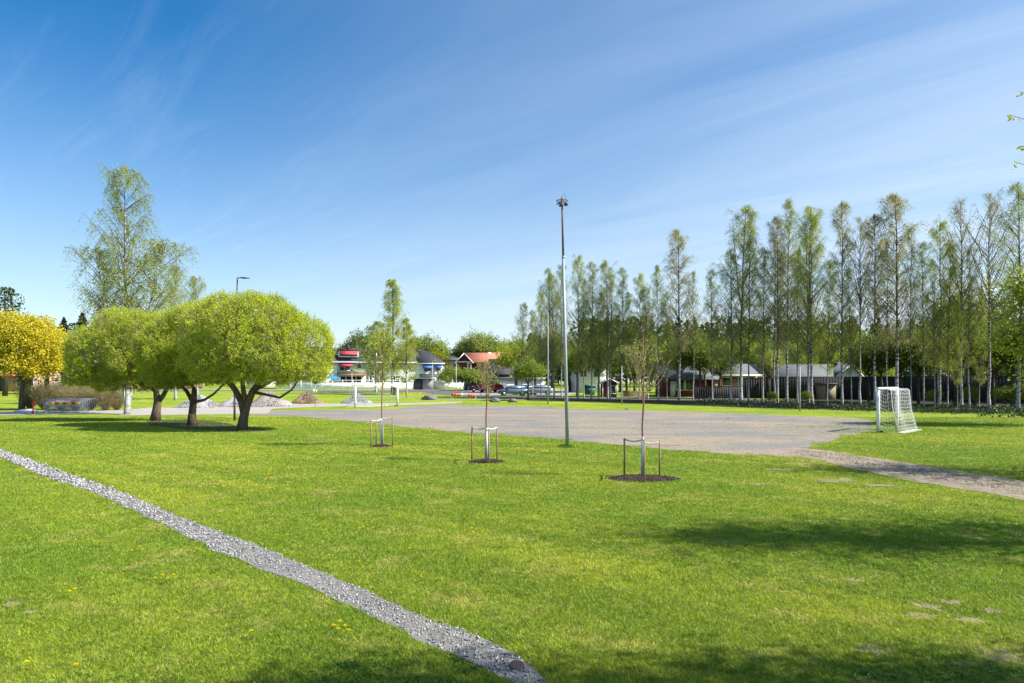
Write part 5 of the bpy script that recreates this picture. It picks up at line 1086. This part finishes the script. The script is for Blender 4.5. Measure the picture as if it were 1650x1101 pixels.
# playhouse
Y=90.; z0=gz(Y); xr=xat(971,Y); o=thing('playhouse','small red playhouse with white corners among the birches','shed',(xr,Y,z0)); w=xat(994,Y)-xr; ze=zat(617,Y)-z0
MB().prism([(0,0),(w,0),(w,ze),(w/2,ze+.45),(0,ze)],1,0,2).build('wall',M['redwall'],o); m=MB(); m.prism([(-.25,ze-.12),(w/2,ze+.47),(w+.25,ze-.12),(w+.25,ze),(w/2,ze+.6),(-.25,ze)],1,-.25,2.2); m.build('roof',M['white'],o)
for a in (0,w*.52,w): MB().box(a-.06,a+.06,-.03,-.003,0,ze-.05).build('corner_board',M['white'],o)
win(o,w*.62,w*.9,.5,1.5,0,'white',.06)
Y=96.; z0=gz(Y); xr=xat(944,Y); o=thing('pale_house','pale blue-grey building glimpsed between the birches','house',(xr,Y+16,gz(Y+16)),0,'houses behind the birch row'); MB().box(0,5,0,7,0,4.2).build('wall',M['offwhite'],o); gable_roof(-.4,5.4,0,7,4.25,5.6).build('roof',M['greyroof'],o); win(o,.8,1.8,2.6,3.7,0); win(o,3,4,2.6,3.7,0)
o=thing('green_container','dark green waste container among the birches','container',(xat(943,Y),Y,z0)); m=MB(); m.prism([(0,.15),(1.3,.1),(1.5,1.3),(-.1,1.3)],1,0,1.1); m.build('body',M['whiteleafbin'],o); MB().prism([(-.15,1.303),(1.55,1.303),(1.3,1.55),(.1,1.55)],1,-.05,1.15).build('lid',M['whiteleafbin'],o)
x=xat(1005,92); o=thing('timber_stack','stack of pale boards between two birches','timber stack',(x,92,gz(92)))
for k in range(6): MB().box(0,2.2+.3*(k%3),-.3,.5,.12*k+.02,.12*k+.11).build('board_layer',M['stake'],o)
# dark board fence on the right
def dfence(p0,p1,h,label,grp='dark board fences'):
    L=math.hypot(p1[0]-p0[0],p1[1]-p0[1]); o=thing('board_fence',label,'fence',(p0[0],p0[1],gz(p0[1])-.05),math.atan2(p1[1]-p0[1],p1[0]-p0[0]),grp)
    MB().box(0,L,-.02,.02,.02,h).build('boards',M['fence'],o); 
    rg=random.Random(2); n=int(L/.32); m=MB()
    for i in range(n): m.box(i*.32,i*.32+.15,-.045,-.0225,.02,h-rg.uniform(0,.03))
    m.build('cover_boards',M['fence'],o)
    MB().box(0,L,-.06,.04,h+.003,h+.06).build('cap_rail',M['fence'],o)
    for i in range(int(L/2.4)+1): MB().box(i*2.4-.05,i*2.4+.05,.03,.13,0,h).build('post',M['fence'],o)
def FP(px,Y): return (xat(px,Y),Y)
a=FP(1232,86); b=FP(1362,82.5); c=FP(1420,80.5); d=FP(1720,70)
dfence(a,b,zat(607.5,84)-gz(84),'long dark board fence below the white gable roof'); dfence(b,d,zat(607.5,77)-gz(77),'dark board fence running behind the goal to the right edge')
dfence(FP(1120,84),FP(1192,86),zat(622,85)-gz(85),'lower dark picket fence beside the red bungalow')
dfence(FP(1193,86.3),FP(1231,86.3),zat(609,86)-gz(86),'short tall fence section with blue-grey boards')
o=thing('pale_shed','pale shed with dark door in front of the dark fence','shed',(xat(1322,81.5),81.5,gz(81.5))); w=xat(1347,81.5)-xat(1322,81.5); MB().box(0,w,0,1.2,0,1.85).build('wall',M['shedtan'],o); MB().box(-.15,w+.15,-.15,1.35,1.853,1.98).build('roof',M['darkgrey'],o); MB().box(w*.35,w*.6,-.04,-.004,.02,1.7).build('door',M['fence'],o)
# ---------------------------------------------------------------- cars
def car(label,color,px,Y,rz,van=False,L=4.3):
    M['car_'+color]=M.get('car_'+color) or paint('car_paint_'+color,{'skyblue':(.12,.19,.24),'red':(.20,.012,.018),'brightred':(.45,.03,.03),'blue':(.09,.15,.26),'teal':(.04,.11,.16),'silver':(.28,.31,.33)}[color],.3,.3,.03,1,.6)
    pm=M['car_'+color]; o=thing('parked_car',label,'car',(xat(px,Y),Y,gz(Y)),rz,'parked cars'); hw=.86; k=L/4.3
    def S(p): return [(a*k,b) for a,b in p]
    low=S([(-2.12,.30),(-1.75,.24),(1.8,.24),(2.12,.32),(2.15,.62),(2.02,.80),(1.25,.93),(-1.95,.98),(-2.14,.80)])
    body=MB().prism(low,1,-hw,hw).build('body',pm,o)
    if van: top=S([(-2.05,.98),(-1.95,1.72),(.55,1.80),(.95,1.62),(1.35,.93)])
    else: top=S([(-2.0,.97),(-1.6,1.36),(-.9,1.47),(.15,1.46),(.55,1.36),(1.2,.93)])
    n=len(top); V=[[x,-hw+.02+(z-.93)*.22,z] for x,z in top]+[[x,hw-.02-(z-.93)*.22,z] for x,z in top]
    MB().add(V,[tuple(range(n)),tuple(range(n,2*n))[::-1]]+[(i,n+i,n+(i+1)%n,(i+1)%n) for i in range(n)]).build('cabin',pm,o)
    zt=1.38 if not van else 1.66; 
    for sg in (-1,1):
        for a,b,c,d in ((-1.75,-.85,-.8,-1.45),(-.78,.08,.08,-.74),(.15,.95,.42,.15)):
            y0=hw-.02-(1.0-.93)*.22+.006; y1=hw-.02-(zt-.93)*.22+.006
            pts=[(a*k,sg*y0,1.0),(b*k,sg*y0,1.0),(c*k,sg*y1,zt-.06),(d*k,sg*y1,zt-.06)]; MB().add(pts,[(0,1,2,3) if sg<0 else (3,2,1,0)]).build('side_window',M['glass'],o)
    f=top[-2] if not van else top[-2]; e=top[-1]
    def quad(p,q,ins,nm,dx):
        V=[[p[0]+dx,-hw+.22,p[1]-.03],[p[0]+dx,hw-.22,p[1]-.03],[q[0]+dx,hw-.14,q[1]+.05],[q[0]+dx,-hw+.14,q[1]+.05]]
        MB().add(V,[(0,1,2,3)] if dx>0 else [(3,2,1,0)]).build(nm,M['glass'],o)
    quad(f,e,0,'windscreen',.012*1.5); quad(top[1],top[0],0,'rear_window',-.018)
    for xx in (-1.32*k,1.35*k):
        for sg in (-1,1):
            wh=MB().bar((xx,sg*(hw-.17),.31),(xx,sg*(hw+.02),.31),.31,20).build('tyre',M['tyre'],o); MB().bar((xx,sg*(hw+.0),.31),(xx,sg*(hw+.032),.31),.19,12).build('rim',M['rim'],wh)
    for sg in (-1,1):
        MB().box(2.04*k,2.15*k+.02,sg*.62-.17,sg*.62+.17,.60,.74).build('headlight',M['lamp'],o); MB().box(-2.16*k,-2.08*k,sg*.7-.12,sg*.7+.12,.66,.88).build('tail_light',M['signred'],o)
        MB().box(.62*k,.78*k,sg*(hw+.02),sg*(hw+.17),.95,1.08).build('door_mirror',pm,o)
    MB().box(2.13*k,2.19*k,-.26,.26,.40,.51).build('number_plate',M['white'],o)
car('light blue hatchback parked left of the bushy small tree','skyblue',826,97,PI+.12); car('dark teal car partly hidden by the bushy small tree','teal',845,101,.2+PI,False,4.5)
car('silver-blue car behind the trunks at the right end of the parking row','silver',868,100,PI-.15); car('blue-grey small van parked by the end of the white fence','blue',760,128,R(-62),True,3.9)
car('dark red estate car in front of the blue-grey van','red',776,117,.05+PI,False,4.4); car('bright red car half hidden by the middle young tree','brightred',791,113,R(-150),False,4.0)
def cable_drum():
    Y=120; o=thing('cable_drum','upright grey cable drum beside the long white garage','cable drum',(xat(809,Y),Y,gz(Y)+.75)); 
    for s in (-.3,.3): MB().bar((s-.04,0,0),(s+.04,0,0),.75,20).build('flange',M['concrete'],o)
    MB().bar((-.26,0,0),(.26,0,0),.35,14).build('hub',M['stake'],o)
cable_drum()
o=thing('container_bin','dark round litter bin by the far goal post','litter bin',(xat(634,100),100,gz(100))); MB().path([(0,0,0),(0,0,1.0)],np.array([.3,.38]),14).build('body',M['darkgrey'],o); MB().path([(0,0,1.0),(0,0,1.15)],np.array([.42,.2]),14).build('lid',M['darkgrey'],o)
# yellow flower patch by the birch
rg=np.random.default_rng(4); x,y=gp(663,636); k=500; C=np.stack([x+rg.normal(0,1.1,k),y+rg.normal(0,1.2,k),gz(y)+rg.uniform(.03,.3,k)],1); m=MB(); leaves(m,C,.14,rg,.8); o=m.build('flower_patch',M['yellowleaf']); tag(o,'patch of yellow spring flowers on the lawn by the birch',"flower patch",None,'stuff')
# ================================================================= CAMERA, SUN, SKY
cd=bpy.data.cameras.new('camera'); cam=bpy.data.objects.new('camera',cd); COL.objects.link(cam); cam.location=(0,0,H); cam.rotation_euler=(PI/2,0,0)
cd.sensor_width=36; cd.lens=F/1650*36; cd.shift_y=(HY-550.5)/1650; cd.clip_end=5000; SC.camera=cam
EL=R(43); AZ=R(101)      # azimuth clockwise from +Y
d=Vector((math.sin(AZ)*math.cos(EL),math.cos(AZ)*math.cos(EL),math.sin(EL)))
sl=bpy.data.lights.new('sun','SUN'); sl.energy=5; sl.angle=R(.5); sl.color=(1,.955,.88); so=bpy.data.objects.new('sun',sl); COL.objects.link(so); so.rotation_euler=d.to_track_quat('Z','Y').to_euler(); so.location=(20,-5,40)
w=bpy.data.worlds.new('World'); SC.world=w; w.use_nodes=True; nt=w.node_tree; nt.nodes.clear()
out=nt.nodes.new('ShaderNodeOutputWorld'); bg=nt.nodes.new('ShaderNodeBackground'); sky=nt.nodes.new('ShaderNodeTexSky'); sky.sky_type='NISHITA'; sky.sun_disc=False
sky.sun_elevation=EL; sky.sun_rotation=AZ; sky.air_density=1.0; sky.dust_density=.6; sky.ozone_density=2.2; sky.altitude=50
tc=nt.nodes.new('ShaderNodeTexCoord'); sp=nd(nt,'ShaderNodeSeparateXYZ'); nt.links.new(tc.outputs['Generated'],sp.inputs[0])
zz=math_(nt,'ADD',math_(nt,'MAXIMUM',sp.outputs[2],0.),.10); cb=nd(nt,'ShaderNodeCombineXYZ')
nt.links.new(math_(nt,'DIVIDE',sp.outputs[0],zz),cb.inputs[0]); nt.links.new(math_(nt,'DIVIDE',sp.outputs[1],zz),cb.inputs[1])
P=cb.outputs[0]
n1=noise(nt,P,.9,6,.62,(.28,1.5,1),(0,0,R(38)),.5); n2=noise(nt,P,.35,3,.5,(.7,1,1),(0,0,R(38)))
n3=noise(nt,P,3.2,6,.7,(.26,1.6,1),(0,0,R(44)),.8)
hz=ramp(nt,sp.outputs[0],-.40,.5,.10,1.25)                     # thin cloud is denser to the right
thin=math_(nt,'MULTIPLY',math_(nt,'MULTIPLY',ramp(nt,n1,.28,.82,.22,.85),ramp(nt,n2,.3,.65,.65,1.)),hz)
wisp=math_(nt,'MULTIPLY',ramp(nt,n3,.5,.8),ramp(nt,n2,.42,.6))
low=ramp(nt,sp.outputs[2],.02,.45,1.,0.)
cf=math_(nt,'ADD',math_(nt,'MULTIPLY',thin,.74),math_(nt,'MULTIPLY',wisp,.12))
cf=math_(nt,'MINIMUM',math_(nt,'ADD',cf,math_(nt,'MULTIPLY',math_(nt,'POWER',low,1.7),.60)),.85)
hs=nd(nt,'ShaderNodeHueSaturation'); hs.inputs['Saturation'].default_value=1.48; hs.inputs['Value'].default_value=1.07; nt.links.new(sky.outputs[0],hs.inputs['Color'])
col=mixc(nt,cf,hs.outputs[0],(5.6,6.45,7.35))
nt.links.new(col,bg.inputs[0]); bg.inputs[1].default_value=.085; nt.links.new(bg.outputs[0],out.inputs[0])
SC.view_settings.view_transform='Standard'; SC.view_settings.look='None'; SC.view_settings.exposure=.9; SC.view_settings.gamma=1; SC.view_settings.use_curve_mapping=False
SC.cycles.max_bounces=6; SC.cycles.transparent_max_bounces=6; SC.cycles.use_denoising=True
